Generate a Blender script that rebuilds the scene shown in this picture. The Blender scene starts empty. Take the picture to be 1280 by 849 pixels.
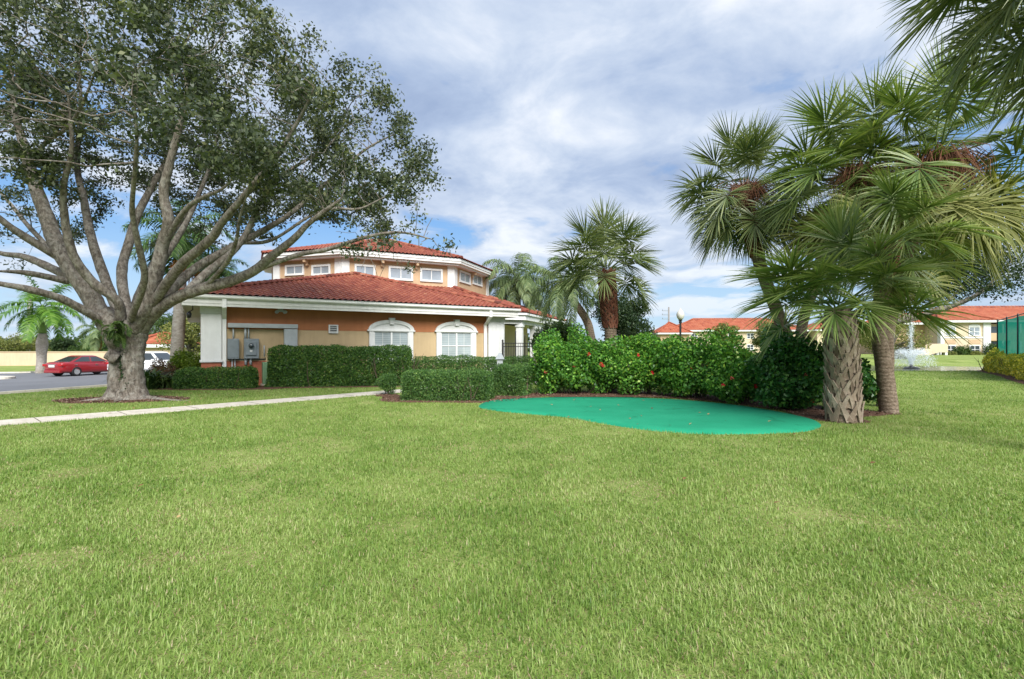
import bpy, math, random
import numpy as np
from mathutils import Vector, Matrix

PI = math.pi
scene = bpy.context.scene
COL = scene.collection
rng = np.random.default_rng(7)
random.seed(7)

# ------------------------------------------------------------------ helpers
F_PX, CX, HY, CAM_H = 640.0, 640.0, 434.0, 1.6


def at(px, py, Y):
    return np.array([(px - CX) / F_PX * Y, Y, CAM_H + (HY - py) / F_PX * Y])


def gr(px, py, z=0.0):
    Y = (CAM_H - z) * F_PX / (py - HY)
    return np.array([(px - CX) / F_PX * Y, Y])


def sstep(a, b, x):
    t = np.clip((np.asarray(x, float) - a) / (b - a), 0, 1)
    return t * t * (3 - 2 * t)


POND = (27.0, 41.5, 15.0, 6.3)          # centre x, y, half sizes


def gz(x, y):
    x = np.asarray(x, float); y = np.asarray(y, float)
    sd = (x + 22.8) * -0.968 + (y - 22.8) * 0.252
    z = -0.5 * sstep(-8.5, -1.2, sd)
    e = ((x - POND[0]) / POND[2]) ** 2 + ((y - POND[1]) / POND[3]) ** 2
    z = z - 0.75 * (1 - sstep(0.75, 1.12, e))
    bank = sstep(47.5, 52, y) * sstep(6, 16, x) * 0.35
    return z + bank


def wob(p, scale, seed=0, n=7):
    """smooth pseudo noise of points (N,3), about -1..1"""
    r = np.random.default_rng(seed + 1000)
    out = np.zeros(len(p))
    for _ in range(n):
        d = r.normal(size=3)
        d /= np.linalg.norm(d)
        k = r.uniform(0.6, 1.9) / scale
        out += np.sin(p @ d * k * 2 + r.uniform(0, 6.28))
    return out / math.sqrt(n) * 0.75


def vnoise(p, scale, seed=0, octs=3):
    """patchy lattice noise of plan points (N,2), about -1..1"""
    out = np.zeros(len(p)); amp = 1.0; tot = 0
    r = np.random.default_rng(seed)
    for o in range(octs):
        T = r.uniform(-1, 1, (256, 256))
        q = p / (scale / 2 ** o) + r.uniform(0, 100, 2)
        i = np.floor(q).astype(int); f = q - i; f = f * f * (3 - 2 * f)
        a, b = i[:, 0] % 256, i[:, 1] % 256; a1, b1 = (a + 1) % 256, (b + 1) % 256
        out += amp * ((T[a, b] * (1 - f[:, 0]) + T[a1, b] * f[:, 0]) * (1 - f[:, 1]) + (T[a, b1] * (1 - f[:, 0]) + T[a1, b1] * f[:, 0]) * f[:, 1])
        tot += amp; amp *= 0.55
    return out / tot * 1.6


def tag(o, label=None, cat=None, group=None, kind=None):
    if label: o['label'] = label
    if cat: o['category'] = cat
    if group: o['group'] = group
    if kind: o['kind'] = kind
    return o


def empty(name, loc=(0, 0, 0), label=None, cat=None, group=None, rz=0.0):
    o = bpy.data.objects.new(name, None)
    o.location = loc
    o.rotation_euler = (0, 0, rz)
    o.empty_display_size = 0.3
    COL.objects.link(o)
    return tag(o, label, cat, group)


def world_of(o):
    m = Matrix.Translation(o.location) @ o.rotation_euler.to_matrix().to_4x4()
    if o.parent is not None:
        m = world_of(o.parent) @ o.matrix_parent_inverse @ m
    return m


def link(name, me, parent=None, local=True):
    o = bpy.data.objects.new(name, me)
    COL.objects.link(o)
    if parent is not None:
        o.parent = parent
        if not local:
            o.matrix_parent_inverse = world_of(parent).inverted()
    return o


def np_mesh(name, verts, faces, mats, attr=None, smooth=False, mi=None):
    """verts (N,3), faces (M,k) with one k"""
    verts = np.ascontiguousarray(verts, np.float32)
    faces = np.ascontiguousarray(faces, np.int32)
    me = bpy.data.meshes.new(name)
    me.vertices.add(len(verts))
    me.vertices.foreach_set('co', verts.ravel())
    m, k = faces.shape
    me.loops.add(m * k)
    me.loops.foreach_set('vertex_index', faces.ravel())
    me.polygons.add(m)
    me.polygons.foreach_set('loop_start', np.arange(0, m * k, k, dtype=np.int32))
    if smooth:
        me.polygons.foreach_set('use_smooth', np.ones(m, bool))
    for x in (mats if isinstance(mats, (list, tuple)) else [mats]):
        me.materials.append(x)
    if mi is not None:
        me.polygons.foreach_set('material_index', np.asarray(mi, np.int32))
    if attr is not None:
        a = me.attributes.new('rnd', 'FLOAT', 'POINT')
        a.data.foreach_set('value', np.ascontiguousarray(attr, np.float32))
    me.update(calc_edges=True)
    return me


class MB:
    """collects shapes, builds ONE mesh object"""
    def __init__(s):
        s.v, s.f, s.m, s.r = [], [], [], []

    def add(s, verts, faces, mi=0, rnd=0.5):
        b = len(s.v)
        s.v.extend([tuple(float(c) for c in p) for p in verts])
        s.f.extend([tuple(i + b for i in f) for f in faces])
        s.m.extend([mi] * len(faces))
        s.r.extend(list(rnd) if hasattr(rnd, '__len__') else [rnd] * len(verts))
        return s

    def box(s, c, sz, ax=None, mi=0, rnd=0.5):
        c = np.array(c, float); h = np.array(sz, float) / 2
        ax = np.eye(3) if ax is None else np.array(ax, float)
        vs = [c + ax[0] * h[0] * i + ax[1] * h[1] * j + ax[2] * h[2] * k
              for k in (-1, 1) for j in (-1, 1) for i in (-1, 1)]
        return s.add(vs, [(0, 2, 3, 1), (4, 5, 7, 6), (0, 1, 5, 4), (2, 6, 7, 3), (0, 4, 6, 2), (1, 3, 7, 5)], mi, rnd)

    def tube(s, pts, rad, sides=8, mi=0, cap=True, rnd=0.5):
        v, f = tube_arr(np.array(pts, float), np.array(rad, float) * np.ones(len(pts)), sides)
        fs = [tuple(q) for q in f]
        if cap:
            n = len(pts)
            fs.append(tuple(range(sides))[::-1])
            fs.append(tuple((n - 1) * sides + i for i in range(sides)))
        return s.add(v, fs, mi, rnd)

    def lathe(s, prof, c=(0, 0, 0), sides=16, mi=0, ax=None, rnd=0.5):
        c = np.array(c, float)
        ax = np.eye(3) if ax is None else np.array(ax, float)
        vs = []
        for r, z in prof:
            for i in range(sides):
                a = 2 * PI * i / sides
                vs.append(c + ax[0] * r * math.cos(a) + ax[1] * r * math.sin(a) + ax[2] * z)
        fs = []
        for k in range(len(prof) - 1):
            for i in range(sides):
                j = (i + 1) % sides
                fs.append((k * sides + i, k * sides + j, (k + 1) * sides + j, (k + 1) * sides + i))
        if prof[0][0] > 1e-4: fs.append(tuple(range(sides))[::-1])
        if prof[-1][0] > 1e-4: fs.append(tuple((len(prof) - 1) * sides + i for i in range(sides)))
        return s.add(vs, fs, mi, rnd)

    def prism(s, poly, vec, mi=0, rnd=0.5):
        poly = [np.array(p, float) for p in poly]; vec = np.array(vec, float)
        n = len(poly)
        vs = poly + [p + vec for p in poly]
        fs = [tuple(range(n))[::-1], tuple(range(n, 2 * n))]
        fs += [(i, (i + 1) % n, n + (i + 1) % n, n + i) for i in range(n)]
        return s.add(vs, fs, mi, rnd)

    def ring(s, outer, inner, vec, mi=0):
        """closed band between two loops, extruded by vec"""
        n = len(outer); vec = np.array(vec, float)
        o = [np.array(p, float) for p in outer]; q = [np.array(p, float) for p in inner]
        vs = o + q + [p + vec for p in o] + [p + vec for p in q]
        fs = []
        for i in range(n):
            j = (i + 1) % n
            fs += [(i, n + i, n + j, j), (2 * n + i, 2 * n + j, 3 * n + j, 3 * n + i),
                   (i, j, 2 * n + j, 2 * n + i), (n + i, 3 * n + i, 3 * n + j, n + j)]
        return s.add(vs, fs, mi)

    def build(s, name, mats, parent=None, local=False, smooth=False, bevel=0.0):
        me = bpy.data.meshes.new(name)
        me.from_pydata(s.v, [], s.f)
        mats = mats if isinstance(mats, (list, tuple)) else [mats]
        for x in mats: me.materials.append(x)
        me.polygons.foreach_set('material_index', np.array(s.m, np.int32))
        a = me.attributes.new('rnd', 'FLOAT', 'POINT')
        a.data.foreach_set('value', np.array(s.r, np.float32))
        if smooth:
            me.polygons.foreach_set('use_smooth', np.ones(len(s.f), bool))
        me.update()
        o = link(name, me, parent, local)
        if bevel:
            b = o.modifiers.new('bevel', 'BEVEL'); b.width = bevel; b.segments = 2; b.limit_method = 'ANGLE'
        return o


def tube_arr(pts, rad, sides):
    n = len(pts)
    t = np.gradient(pts, axis=0)
    t /= np.linalg.norm(t, axis=1)[:, None] + 1e-9
    ref = np.array([0, 0, 1.0]) if abs(t[0][2]) < 0.9 else np.array([1.0, 0, 0])
    u = np.cross(ref, t[0]); u /= np.linalg.norm(u)
    vs = np.zeros((n, sides, 3))
    ang = np.arange(sides) * 2 * PI / sides
    for i in range(n):
        u = u - t[i] * (u @ t[i]); u /= np.linalg.norm(u) + 1e-9
        w = np.cross(t[i], u)
        vs[i] = pts[i] + rad[i] * (np.cos(ang)[:, None] * u + np.sin(ang)[:, None] * w)
    k = np.arange(sides); kn = (k + 1) % sides
    f = []
    for i in range(n - 1):
        f.append(np.stack([i * sides + k, i * sides + kn, (i + 1) * sides + kn, (i + 1) * sides + k], 1))
    return vs.reshape(-1, 3), np.concatenate(f)


def catmull(P, per=6):
    P = np.array(P, float)
    Q = np.vstack([2 * P[0] - P[1], P, 2 * P[-1] - P[-2]])
    out = []
    for i in range(1, len(Q) - 2):
        for k in range(per):
            t = k / per
            a, b, c, d = Q[i - 1], Q[i], Q[i + 1], Q[i + 2]
            out.append(0.5 * (2 * b + (c - a) * t + (2 * a - 5 * b + 4 * c - d) * t * t + (3 * b - a - 3 * c + d) * t ** 3))
    out.append(P[-1])
    return np.array(out)


class Frame:
    """plan frame: u along a front, v away from the viewer, z up"""
    def __init__(s, o, deg):
        s.o = np.array(o, float)
        a = math.radians(deg)
        s.d = np.array([math.cos(a), math.sin(a), 0]); s.n = np.array([-math.sin(a), math.cos(a), 0])
        s.ax = [s.d, s.n, np.array([0, 0, 1.0])]

    def __call__(s, u, v, z=0.0):
        return np.array([s.o[0], s.o[1], 0]) + s.d * u + s.n * v + np.array([0, 0, z])

    def box(s, mb, u0, u1, v0, v1, z0, z1, mi=0):
        mb.box(s((u0 + u1) / 2, (v0 + v1) / 2, (z0 + z1) / 2), (abs(u1 - u0), abs(v1 - v0), abs(z1 - z0)), s.ax, mi)

    def pix(s, px, py, v=0.0):
        """(u, z) on the plane v of this frame seen at a pixel of the photograph"""
        k = (px - CX) / F_PX
        b = s(0, v)
        u = (k * b[1] - b[0]) / (s.d[0] - k * s.d[1])
        p = s(u, v)
        return u, CAM_H + (HY - py) / F_PX * p[1]


# ------------------------------------------------------------------ materials
def new_mat(name):
    m = bpy.data.materials.new(name)
    m.use_nodes = True
    nt = m.node_tree
    nt.nodes.clear()
    out = nt.nodes.new('ShaderNodeOutputMaterial')
    return m, nt, out


def N(nt, t, **kw):
    n = nt.nodes.new(t)
    for k, v in kw.items():
        if k in n.inputs: n.inputs[k].default_value = v
        else: setattr(n, k, v)
    return n


def ramp(nt, stops, fac=None, interp='LINEAR'):
    r = nt.nodes.new('ShaderNodeValToRGB')
    r.color_ramp.interpolation = interp
    el = r.color_ramp.elements
    while len(el) < len(stops): el.new(0.5)
    for e, (p, c) in zip(el, stops):
        e.position = p
        e.color = (*c, 1) if len(c) == 3 else c
    if fac is not None: nt.links.new(fac, r.inputs[0])
    return r


def mixc(nt, fac, a, b, mode='MIX'):
    m = nt.nodes.new('ShaderNodeMix')
    m.data_type = 'RGBA'; m.blend_type = mode
    for sock, val in ((m.inputs[0], fac), (m.inputs[6], a), (m.inputs[7], b)):
        if hasattr(val, 'is_linked'): nt.links.new(val, sock)
        elif isinstance(val, (int, float)): sock.default_value = val
        else: sock.default_value = (*val, 1)
    return m.outputs[2]


def math_n(nt, op, a, b=None, c=None, clamp=False):
    m = nt.nodes.new('ShaderNodeMath'); m.operation = op; m.use_clamp = clamp
    for i, v in enumerate((a, b, c)):
        if v is None: continue
        if hasattr(v, 'is_linked'): nt.links.new(v, m.inputs[i])
        else: m.inputs[i].default_value = v
    return m.outputs[0]


def pos_of(nt):
    return nt.nodes.new('ShaderNodeNewGeometry').outputs['Position']


def noise(nt, scale, detail=4, rough=0.55, vec=None, dist=0.0):
    n = N(nt, 'ShaderNodeTexNoise', Scale=scale, Detail=detail, Roughness=rough, Distortion=dist)
    nt.links.new(vec if vec is not None else pos_of(nt), n.inputs['Vector'])
    return n.outputs['Fac']


def surf(name, col, rough=0.6, var=0.12, ns=3.0, bump=0.0, bs=30.0, spec=0.3, metal=0.0, col2=None, coat=0.0, streak=0.0):
    """painted / plain surface with soft mottling and fine bump"""
    m, nt, out = new_mat(name)
    b = N(nt, 'ShaderNodeBsdfPrincipled', Roughness=rough, Metallic=metal)
    b.inputs['Specular IOR Level'].default_value = spec
    b.inputs['Coat Weight'].default_value = coat
    f = noise(nt, ns, 6, 0.65)
    c2 = col2 if col2 else tuple(c * (1 - var * 2) for c in col)
    r = ramp(nt, [(0.3, c2), (0.62, col), (0.8, tuple(min(1, c * (1 + var * 0.5)) for c in col))], f)
    c = r.outputs[0]
    if streak:      # rain streaks and grime
        mp = N(nt, 'ShaderNodeMapping'); mp.inputs['Scale'].default_value = (3.2, 3.2, 0.35)
        nt.links.new(pos_of(nt), mp.inputs[0])
        k = ramp(nt, [(0.38, (0.62, 0.58, 0.53)), (0.56, (1, 1, 1))], noise(nt, 1.6, 6, 0.65, mp.outputs[0]))
        c = mixc(nt, streak, c, k.outputs[0], 'MULTIPLY')
    nt.links.new(c, b.inputs['Base Color'])
    if bump:
        bp = N(nt, 'ShaderNodeBump', Strength=bump, Distance=0.02)
        nt.links.new(noise(nt, bs, 5, 0.6), bp.inputs['Height'])
        nt.links.new(bp.outputs[0], b.inputs['Normal'])
    nt.links.new(b.outputs[0], out.inputs[0])
    return m


def leafmat(name, stops, transl=0.3, rough=0.5, ns=0.7, nv=0.3, spec=0.22, tcol=(1.35, 1.45, 0.7)):
    """leaves: colour per leaf (attribute rnd) plus slow drift through the plant"""
    m, nt, out = new_mat(name)
    a = N(nt, 'ShaderNodeAttribute', attribute_name='rnd')
    n = noise(nt, ns, 2)
    f = math_n(nt, 'ADD', a.outputs['Fac'], math_n(nt, 'MULTIPLY', math_n(nt, 'SUBTRACT', n, 0.5), nv * 2), clamp=True)
    r = ramp(nt, stops, f)
    b = N(nt, 'ShaderNodeBsdfPrincipled', Roughness=rough)
    b.inputs['Specular IOR Level'].default_value = spec
    nt.links.new(r.outputs[0], b.inputs['Base Color'])
    t = N(nt, 'ShaderNodeBsdfTranslucent')
    nt.links.new(mixc(nt, 1.0, r.outputs[0], tcol, 'MULTIPLY'), t.inputs[0])
    mx = N(nt, 'ShaderNodeMixShader', Fac=transl)
    nt.links.new(b.outputs[0], mx.inputs[1]); nt.links.new(t.outputs[0], mx.inputs[2])
    nt.links.new(mx.outputs[0], out.inputs[0])
    return m


def bark(name, c1, c2, c3, sc=9.0, stretch=0.35, bump=0.8, ring=0.0, lichen=0.0):
    m, nt, out = new_mat(name)
    g = pos_of(nt)
    mp = N(nt, 'ShaderNodeMapping')
    mp.inputs['Scale'].default_value = (1, 1, stretch)
    nt.links.new(g, mp.inputs[0])
    n1 = noise(nt, sc, 8, 0.68, mp.outputs[0], 0.4)
    n2 = noise(nt, 1.6, 4, 0.6)
    r = ramp(nt, [(0.28, c1), (0.5, c2), (0.72, c3)], n1)
    r2 = ramp(nt, [(0.35, (0.62, 0.60, 0.55)), (0.6, (1, 1, 1))], n2)
    b = N(nt, 'ShaderNodeBsdfPrincipled', Roughness=0.85)
    b.inputs['Specular IOR Level'].default_value = 0.15
    c = mixc(nt, 0.8, r.outputs[0], r2.outputs[0], 'MULTIPLY')
    if lichen:      # pale crusts of lichen in blotches
        l = ramp(nt, [(0.50, (0, 0, 0)), (0.58, (1, 1, 1))], noise(nt, 5.0, 6, 0.75, g)).outputs[0]
        c = mixc(nt, math_n(nt, 'MULTIPLY', l, lichen), c, (0.46, 0.46, 0.41))
    nt.links.new(c, b.inputs['Base Color'])
    h = n1
    if ring:
        w = N(nt, 'ShaderNodeTexWave', Scale=ring, Distortion=2.5, Detail=3)
        w.bands_direction = 'Z'
        nt.links.new(g, w.inputs[0])
        h = math_n(nt, 'ADD', n1, math_n(nt, 'MULTIPLY', w.outputs['Fac'], 0.3))
    bp = N(nt, 'ShaderNodeBump', Strength=bump, Distance=0.03)
    nt.links.new(h, bp.inputs['Height']); nt.links.new(bp.outputs[0], b.inputs['Normal'])
    nt.links.new(b.outputs[0], out.inputs[0])
    return m


def ramp_attr(name, stops, rough=0.7, spec=0.25, ns=1.2, nv=0.15, dirt=0.0, bump=0.0):
    """surface coloured per piece by attribute rnd (roof tiles, palm boots)"""
    m, nt, out = new_mat(name)
    a = N(nt, 'ShaderNodeAttribute', attribute_name='rnd')
    f = math_n(nt, 'ADD', a.outputs['Fac'], math_n(nt, 'MULTIPLY', math_n(nt, 'SUBTRACT', noise(nt, ns, 3), 0.5), nv * 2), clamp=True)
    c = ramp(nt, stops, f).outputs[0]
    if dirt:
        d = ramp(nt, [(0.42, (0.45, 0.42, 0.4)), (0.6, (1, 1, 1))], noise(nt, 2.2, 7, 0.7))
        c = mixc(nt, dirt, c, d.outputs[0], 'MULTIPLY')
    b = N(nt, 'ShaderNodeBsdfPrincipled', Roughness=rough)
    b.inputs['Specular IOR Level'].default_value = spec
    nt.links.new(c, b.inputs['Base Color'])
    if bump:
        bp = N(nt, 'ShaderNodeBump', Strength=bump, Distance=0.02)
        nt.links.new(noise(nt, 40, 5, 0.6), bp.inputs['Height'])
        nt.links.new(bp.outputs[0], b.inputs['Normal'])
    nt.links.new(b.outputs[0], out.inputs[0])
    return m


def glassmat(name, col, rough=0.08, stripes=0.0):
    """window pane seen from outside: dark or blind-covered, with a glossy coat"""
    m, nt, out = new_mat(name)
    b = N(nt, 'ShaderNodeBsdfPrincipled', Roughness=rough)
    b.inputs['Specular IOR Level'].default_value = 0.6
    b.inputs['Coat Weight'].default_value = 0.6
    b.inputs['Coat Roughness'].default_value = 0.03
    c = ramp(nt, [(0.3, tuple(x * 0.7 for x in col)), (0.7, col)], noise(nt, 0.9, 3)).outputs[0]
    if stripes:
        s = nt.nodes.new('ShaderNodeSeparateXYZ'); nt.links.new(pos_of(nt), s.inputs[0])
        fr = math_n(nt, 'FRACT', math_n(nt, 'MULTIPLY', s.outputs[2], stripes))
        k = ramp(nt, [(0.0, (0.45, 0.5, 0.55)), (0.25, (1, 1, 1)), (0.9, (0.9, 0.92, 0.95))], fr)
        c = mixc(nt, 1.0, c, k.outputs[0], 'MULTIPLY')
    nt.links.new(c, b.inputs['Base Color'])
    nt.links.new(b.outputs[0], out.inputs[0])
    return m


M = {}
M['white'] = surf('white_stucco', (0.66, 0.67, 0.66), 0.6, 0.06, 2.0, 0.25, 60, streak=0.16)
M['fascia'] = surf('fascia_paint', (0.66, 0.66, 0.63), 0.45, 0.05, 1.5, streak=0.16)
M['gutter'] = surf('gutter_metal', (0.74, 0.74, 0.72), 0.35, 0.05, 1.5)
M['orange'] = surf('burnt_orange_stucco', (0.37, 0.145, 0.062), 0.75, 0.09, 0.9, 0.5, 70, streak=0.16)
M['cream'] = surf('cream_stucco', (0.46, 0.345, 0.20), 0.75, 0.07, 0.9, 0.5, 70, streak=0.16)
M['terra'] = surf('terracotta_stucco', (0.38, 0.125, 0.07), 0.75, 0.09, 1.2, 0.5, 70, streak=0.16)
M['peach'] = surf('peach_stucco', (0.49, 0.345, 0.215), 0.75, 0.07, 0.9, 0.4, 70, streak=0.16)
M['pale_cream'] = surf('pale_cream_stucco', (0.56, 0.46, 0.325), 0.75, 0.06, 0.7, 0.3, 50, streak=0.16)
M['wall_beige'] = surf('beige_wall_paint', (0.56, 0.43, 0.30), 0.75, 0.06, 0.5, 0.3, 40, streak=0.16)
M['soffit'] = surf('soffit_paint', (0.62, 0.60, 0.56), 0.6, 0.05)
M['steel'] = surf('grey_painted_steel', (0.20, 0.23, 0.25), 0.45, 0.1, 4, 0.0, spec=0.5)
M['steel_light'] = surf('light_grey_steel', (0.36, 0.39, 0.40), 0.5, 0.08, 3, 0.0, spec=0.4)
M['green_box'] = surf('pale_green_steel', (0.17, 0.30, 0.17), 0.5, 0.08, 3)
M['black'] = surf('black_metal', (0.012, 0.012, 0.013), 0.4, 0.1, 5, spec=0.5)
M['roof'] = ramp_attr('red_clay_tile', [(0.0, (0.105, 0.031, 0.0209)), (0.35, (0.209, 0.0537, 0.034)), (0.7, (0.279, 0.0895, 0.0523)), (1.0, (0.32, 0.144, 0.0848))], 0.6, 0.3, 0.8, 0.12, 0.2)
M['roof_far'] = ramp_attr('orange_clay_tile', [(0.0, (0.208, 0.051, 0.0298)), (0.4, (0.32, 0.085, 0.0425)), (1.0, (0.4, 0.145, 0.0765))], 0.65, 0.25, 0.5, 0.25, 0.3)
M['blind'] = glassmat('pane_over_white_blind', (0.40, 0.45, 0.46), 0.12, 11.0)
M['lantern_pane'] = glassmat('grey_blue_pane', (0.30, 0.34, 0.38), 0.06)
M['dark_pane'] = glassmat('dark_pane', (0.05, 0.065, 0.075), 0.05)
M['concrete'] = surf('pale_concrete', (0.55, 0.51, 0.44), 0.85, 0.12, 2.5, 0.35, 45, streak=0.45)
M['kerb'] = surf('kerb_concrete', (0.60, 0.56, 0.49), 0.85, 0.10, 1.5, 0.3, 40, streak=0.45)
M['bark_oak'] = bark('grey_oak_bark', (0.028, 0.023, 0.020), (0.165, 0.142, 0.12), (0.33, 0.30, 0.265), 15, 0.4, 1.0, 0.0, 0.22)
M['twig'] = bark('brown_twig', (0.05, 0.035, 0.025), (0.12, 0.09, 0.065), (0.2, 0.16, 0.12), 20, 0.5, 0.4)
M['bark_palm'] = bark('brown_palm_bark', (0.07, 0.05, 0.037), (0.20, 0.15, 0.11), (0.34, 0.275, 0.215), 18, 1.2, 0.8, 3.5)
M['bark_royal'] = bark('pale_royal_palm_bark', (0.22, 0.19, 0.17), (0.38, 0.345, 0.31), (0.50, 0.47, 0.43), 6, 2.0, 0.35, 2.2)
M['crownshaft'] = surf('green_crownshaft', (0.16, 0.27, 0.06), 0.4, 0.12, 2)
M['boot'] = ramp_attr('grey_palm_boots', [(0.0, (0.12, 0.085, 0.06)), (0.5, (0.30, 0.235, 0.175)), (1.0, (0.44, 0.37, 0.29))], 0.85, 0.15, 8, 0.3, 0.4, 0.6)
M['boot_red'] = ramp_attr('rusty_palm_boots', [(0.0, (0.055, 0.02, 0.014)), (0.5, (0.15, 0.056, 0.036)), (1.0, (0.26, 0.12, 0.075))], 0.85, 0.15, 6, 0.3, 0.4, 0.6)
M['fibre'] = ramp_attr('brown_seed_stalks', [(0.0, (0.06, 0.03, 0.02)), (0.6, (0.17, 0.075, 0.045)), (1.0, (0.26, 0.15, 0.09))], 0.9, 0.1)

M['leaf_oak'] = leafmat('oak_leaf', [(0.0, (0.026, 0.038, 0.022)), (0.45, (0.062, 0.082, 0.044)), (0.8, (0.125, 0.15, 0.07)), (1.0, (0.21, 0.21, 0.10))], 0.28, 0.42, 0.45, 0.35, 0.3)
M['leaf_clip'] = leafmat('clipped_hedge_leaf', [(0.0, (0.0248, 0.0633, 0.0176)), (0.5, (0.0574, 0.134, 0.0286)), (0.85, (0.143, 0.252, 0.044)), (1.0, (0.287, 0.354, 0.0824))], 0.22, 0.4, 1.2, 0.2, 0.25)
M['leaf_trim'] = leafmat('fine_hedge_leaf', [(0.0, (0.0262, 0.0677, 0.0184)), (0.5, (0.0589, 0.135, 0.0312)), (0.85, (0.139, 0.241, 0.0552)), (1.0, (0.246, 0.339, 0.0826))], 0.22, 0.45, 1.5, 0.2, 0.25)
M['leaf_hib'] = leafmat('hibiscus_leaf', [(0.0, (0.0298, 0.102, 0.022)), (0.45, (0.0838, 0.223, 0.0347)), (0.85, (0.186, 0.371, 0.0472)), (1.0, (0.372, 0.496, 0.0786))], 0.3, 0.35, 0.8, 0.25, 0.25)
M['leaf_glossy'] = leafmat('glossy_dark_leaf', [(0.0, (0.0172, 0.0652, 0.0192)), (0.55, (0.0414, 0.132, 0.0264)), (1.0, (0.121, 0.248, 0.036))], 0.2, 0.28, 0.8, 0.2, 0.25)
M['leaf_yellow'] = leafmat('yellow_hedge_leaf', [(0.0, (0.146, 0.209, 0.0429)), (0.4, (0.488, 0.493, 0.0858)), (0.8, (0.975, 0.796, 0.129)), (1.0, (1.26, 1.03, 0.257))], 0.3, 0.45, 1.0, 0.3)
M['leaf_olive'] = leafmat('olive_tree_leaf', [(0.0, (0.0637, 0.0813, 0.0293)), (0.5, (0.155, 0.179, 0.0488)), (1.0, (0.309, 0.293, 0.0894))], 0.3, 0.5, 0.25, 0.35)
M['leaf_mid'] = leafmat('mid_green_leaf', [(0.0, (0.02, 0.045, 0.014)), (0.5, (0.05, 0.095, 0.026)), (1.0, (0.12, 0.17, 0.045))], 0.3, 0.45, 0.4, 0.3)
M['leaf_lime'] = leafmat('lime_shrub_leaf', [(0.0, (0.05, 0.10, 0.014)), (0.5, (0.14, 0.22, 0.025)), (1.0, (0.27, 0.33, 0.045))], 0.35, 0.4, 0.8, 0.2)
M['leaf_dark'] = leafmat('dark_tree_leaf', [(0.0, (0.014, 0.03, 0.014)), (0.5, (0.032, 0.06, 0.025)), (1.0, (0.08, 0.115, 0.045))], 0.25, 0.45, 0.35, 0.3)
M['sabal'] = leafmat('sabal_frond', [(0.0, (0.0474, 0.0901, 0.0255)), (0.4, (0.106, 0.168, 0.0407)), (0.8, (0.197, 0.247, 0.07)), (1.0, (0.332, 0.349, 0.141))], 0.28, 0.4, 0.6, 0.2, 0.45)
M['sabal_dark'] = leafmat('dark_sabal_frond', [(0.0, (0.0453, 0.076, 0.0316)), (0.5, (0.106, 0.146, 0.0504)), (1.0, (0.242, 0.264, 0.103))], 0.22, 0.4, 0.6, 0.2, 0.45)
M['sabal_dry'] = leafmat('dry_sabal_frond', [(0.0, (0.085, 0.1, 0.028)), (0.5, (0.17, 0.19, 0.056)), (1.0, (0.289, 0.28, 0.104))], 0.25, 0.55, 0.6, 0.25, 0.3)
M['feather'] = leafmat('feather_frond', [(0.0, (0.022, 0.06, 0.016)), (0.5, (0.06, 0.125, 0.03)), (1.0, (0.15, 0.22, 0.06))], 0.28, 0.4, 0.5, 0.2)
M['feather_grey'] = leafmat('grey_feather_frond', [(0.0, (0.0585, 0.096, 0.042)), (0.5, (0.13, 0.186, 0.078)), (1.0, (0.26, 0.3, 0.132))], 0.28, 0.45, 0.5, 0.2)
M['royal_frond'] = leafmat('royal_frond', [(0.0, (0.035, 0.10, 0.014)), (0.5, (0.09, 0.20, 0.024)), (1.0, (0.20, 0.32, 0.06))], 0.3, 0.4, 0.5, 0.2)
M['dead_frond'] = leafmat('dead_frond', [(0.0, (0.14, 0.065, 0.025)), (0.5, (0.30, 0.15, 0.05)), (1.0, (0.42, 0.24, 0.1))], 0.2, 0.7, 0.5, 0.2, 0.1)
M['flower'] = surf('hibiscus_red', (0.55, 0.02, 0.022), 0.5, 0.15, 20)
M['flower_pink'] = surf('hibiscus_coral', (0.62, 0.11, 0.08), 0.5, 0.15, 20)
# ------------------------------------------------------------------ leaves
def leaf_mesh(name, c, L, W, mat, bias=None, k=0.0, seed=0, up=0.0):
    """one folded rhombus per leaf at centres c (N,3); bias: preferred leaf normals"""
    r = np.random.default_rng(seed)
    n = len(c)
    nor = r.normal(size=(n, 3))
    nor /= np.linalg.norm(nor, axis=1)[:, None]
    if bias is not None: nor = nor + bias * k
    nor[:, 2] += up
    nor /= np.linalg.norm(nor, axis=1)[:, None] + 1e-9
    a = np.cross(nor, r.normal(size=(n, 3)))
    a /= np.linalg.norm(a, axis=1)[:, None] + 1e-9
    b = np.cross(nor, a)
    s = r.uniform(0.65, 1.25, n)[:, None]
    fold = nor * W * 0.18 * s
    v = np.stack([c - a * L / 2 * s, c + b * W / 2 * s + a * 0.04 * L * s + fold,
                  c + a * L / 2 * s, c - b * W / 2 * s + a * 0.04 * L * s + fold], 1)
    f = np.arange(n * 4).reshape(n, 4)
    rnd = np.repeat(r.beta(1.7, 2.0, n), 4)
    return np_mesh(name, v.reshape(-1, 3), f, mat, rnd)


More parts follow.
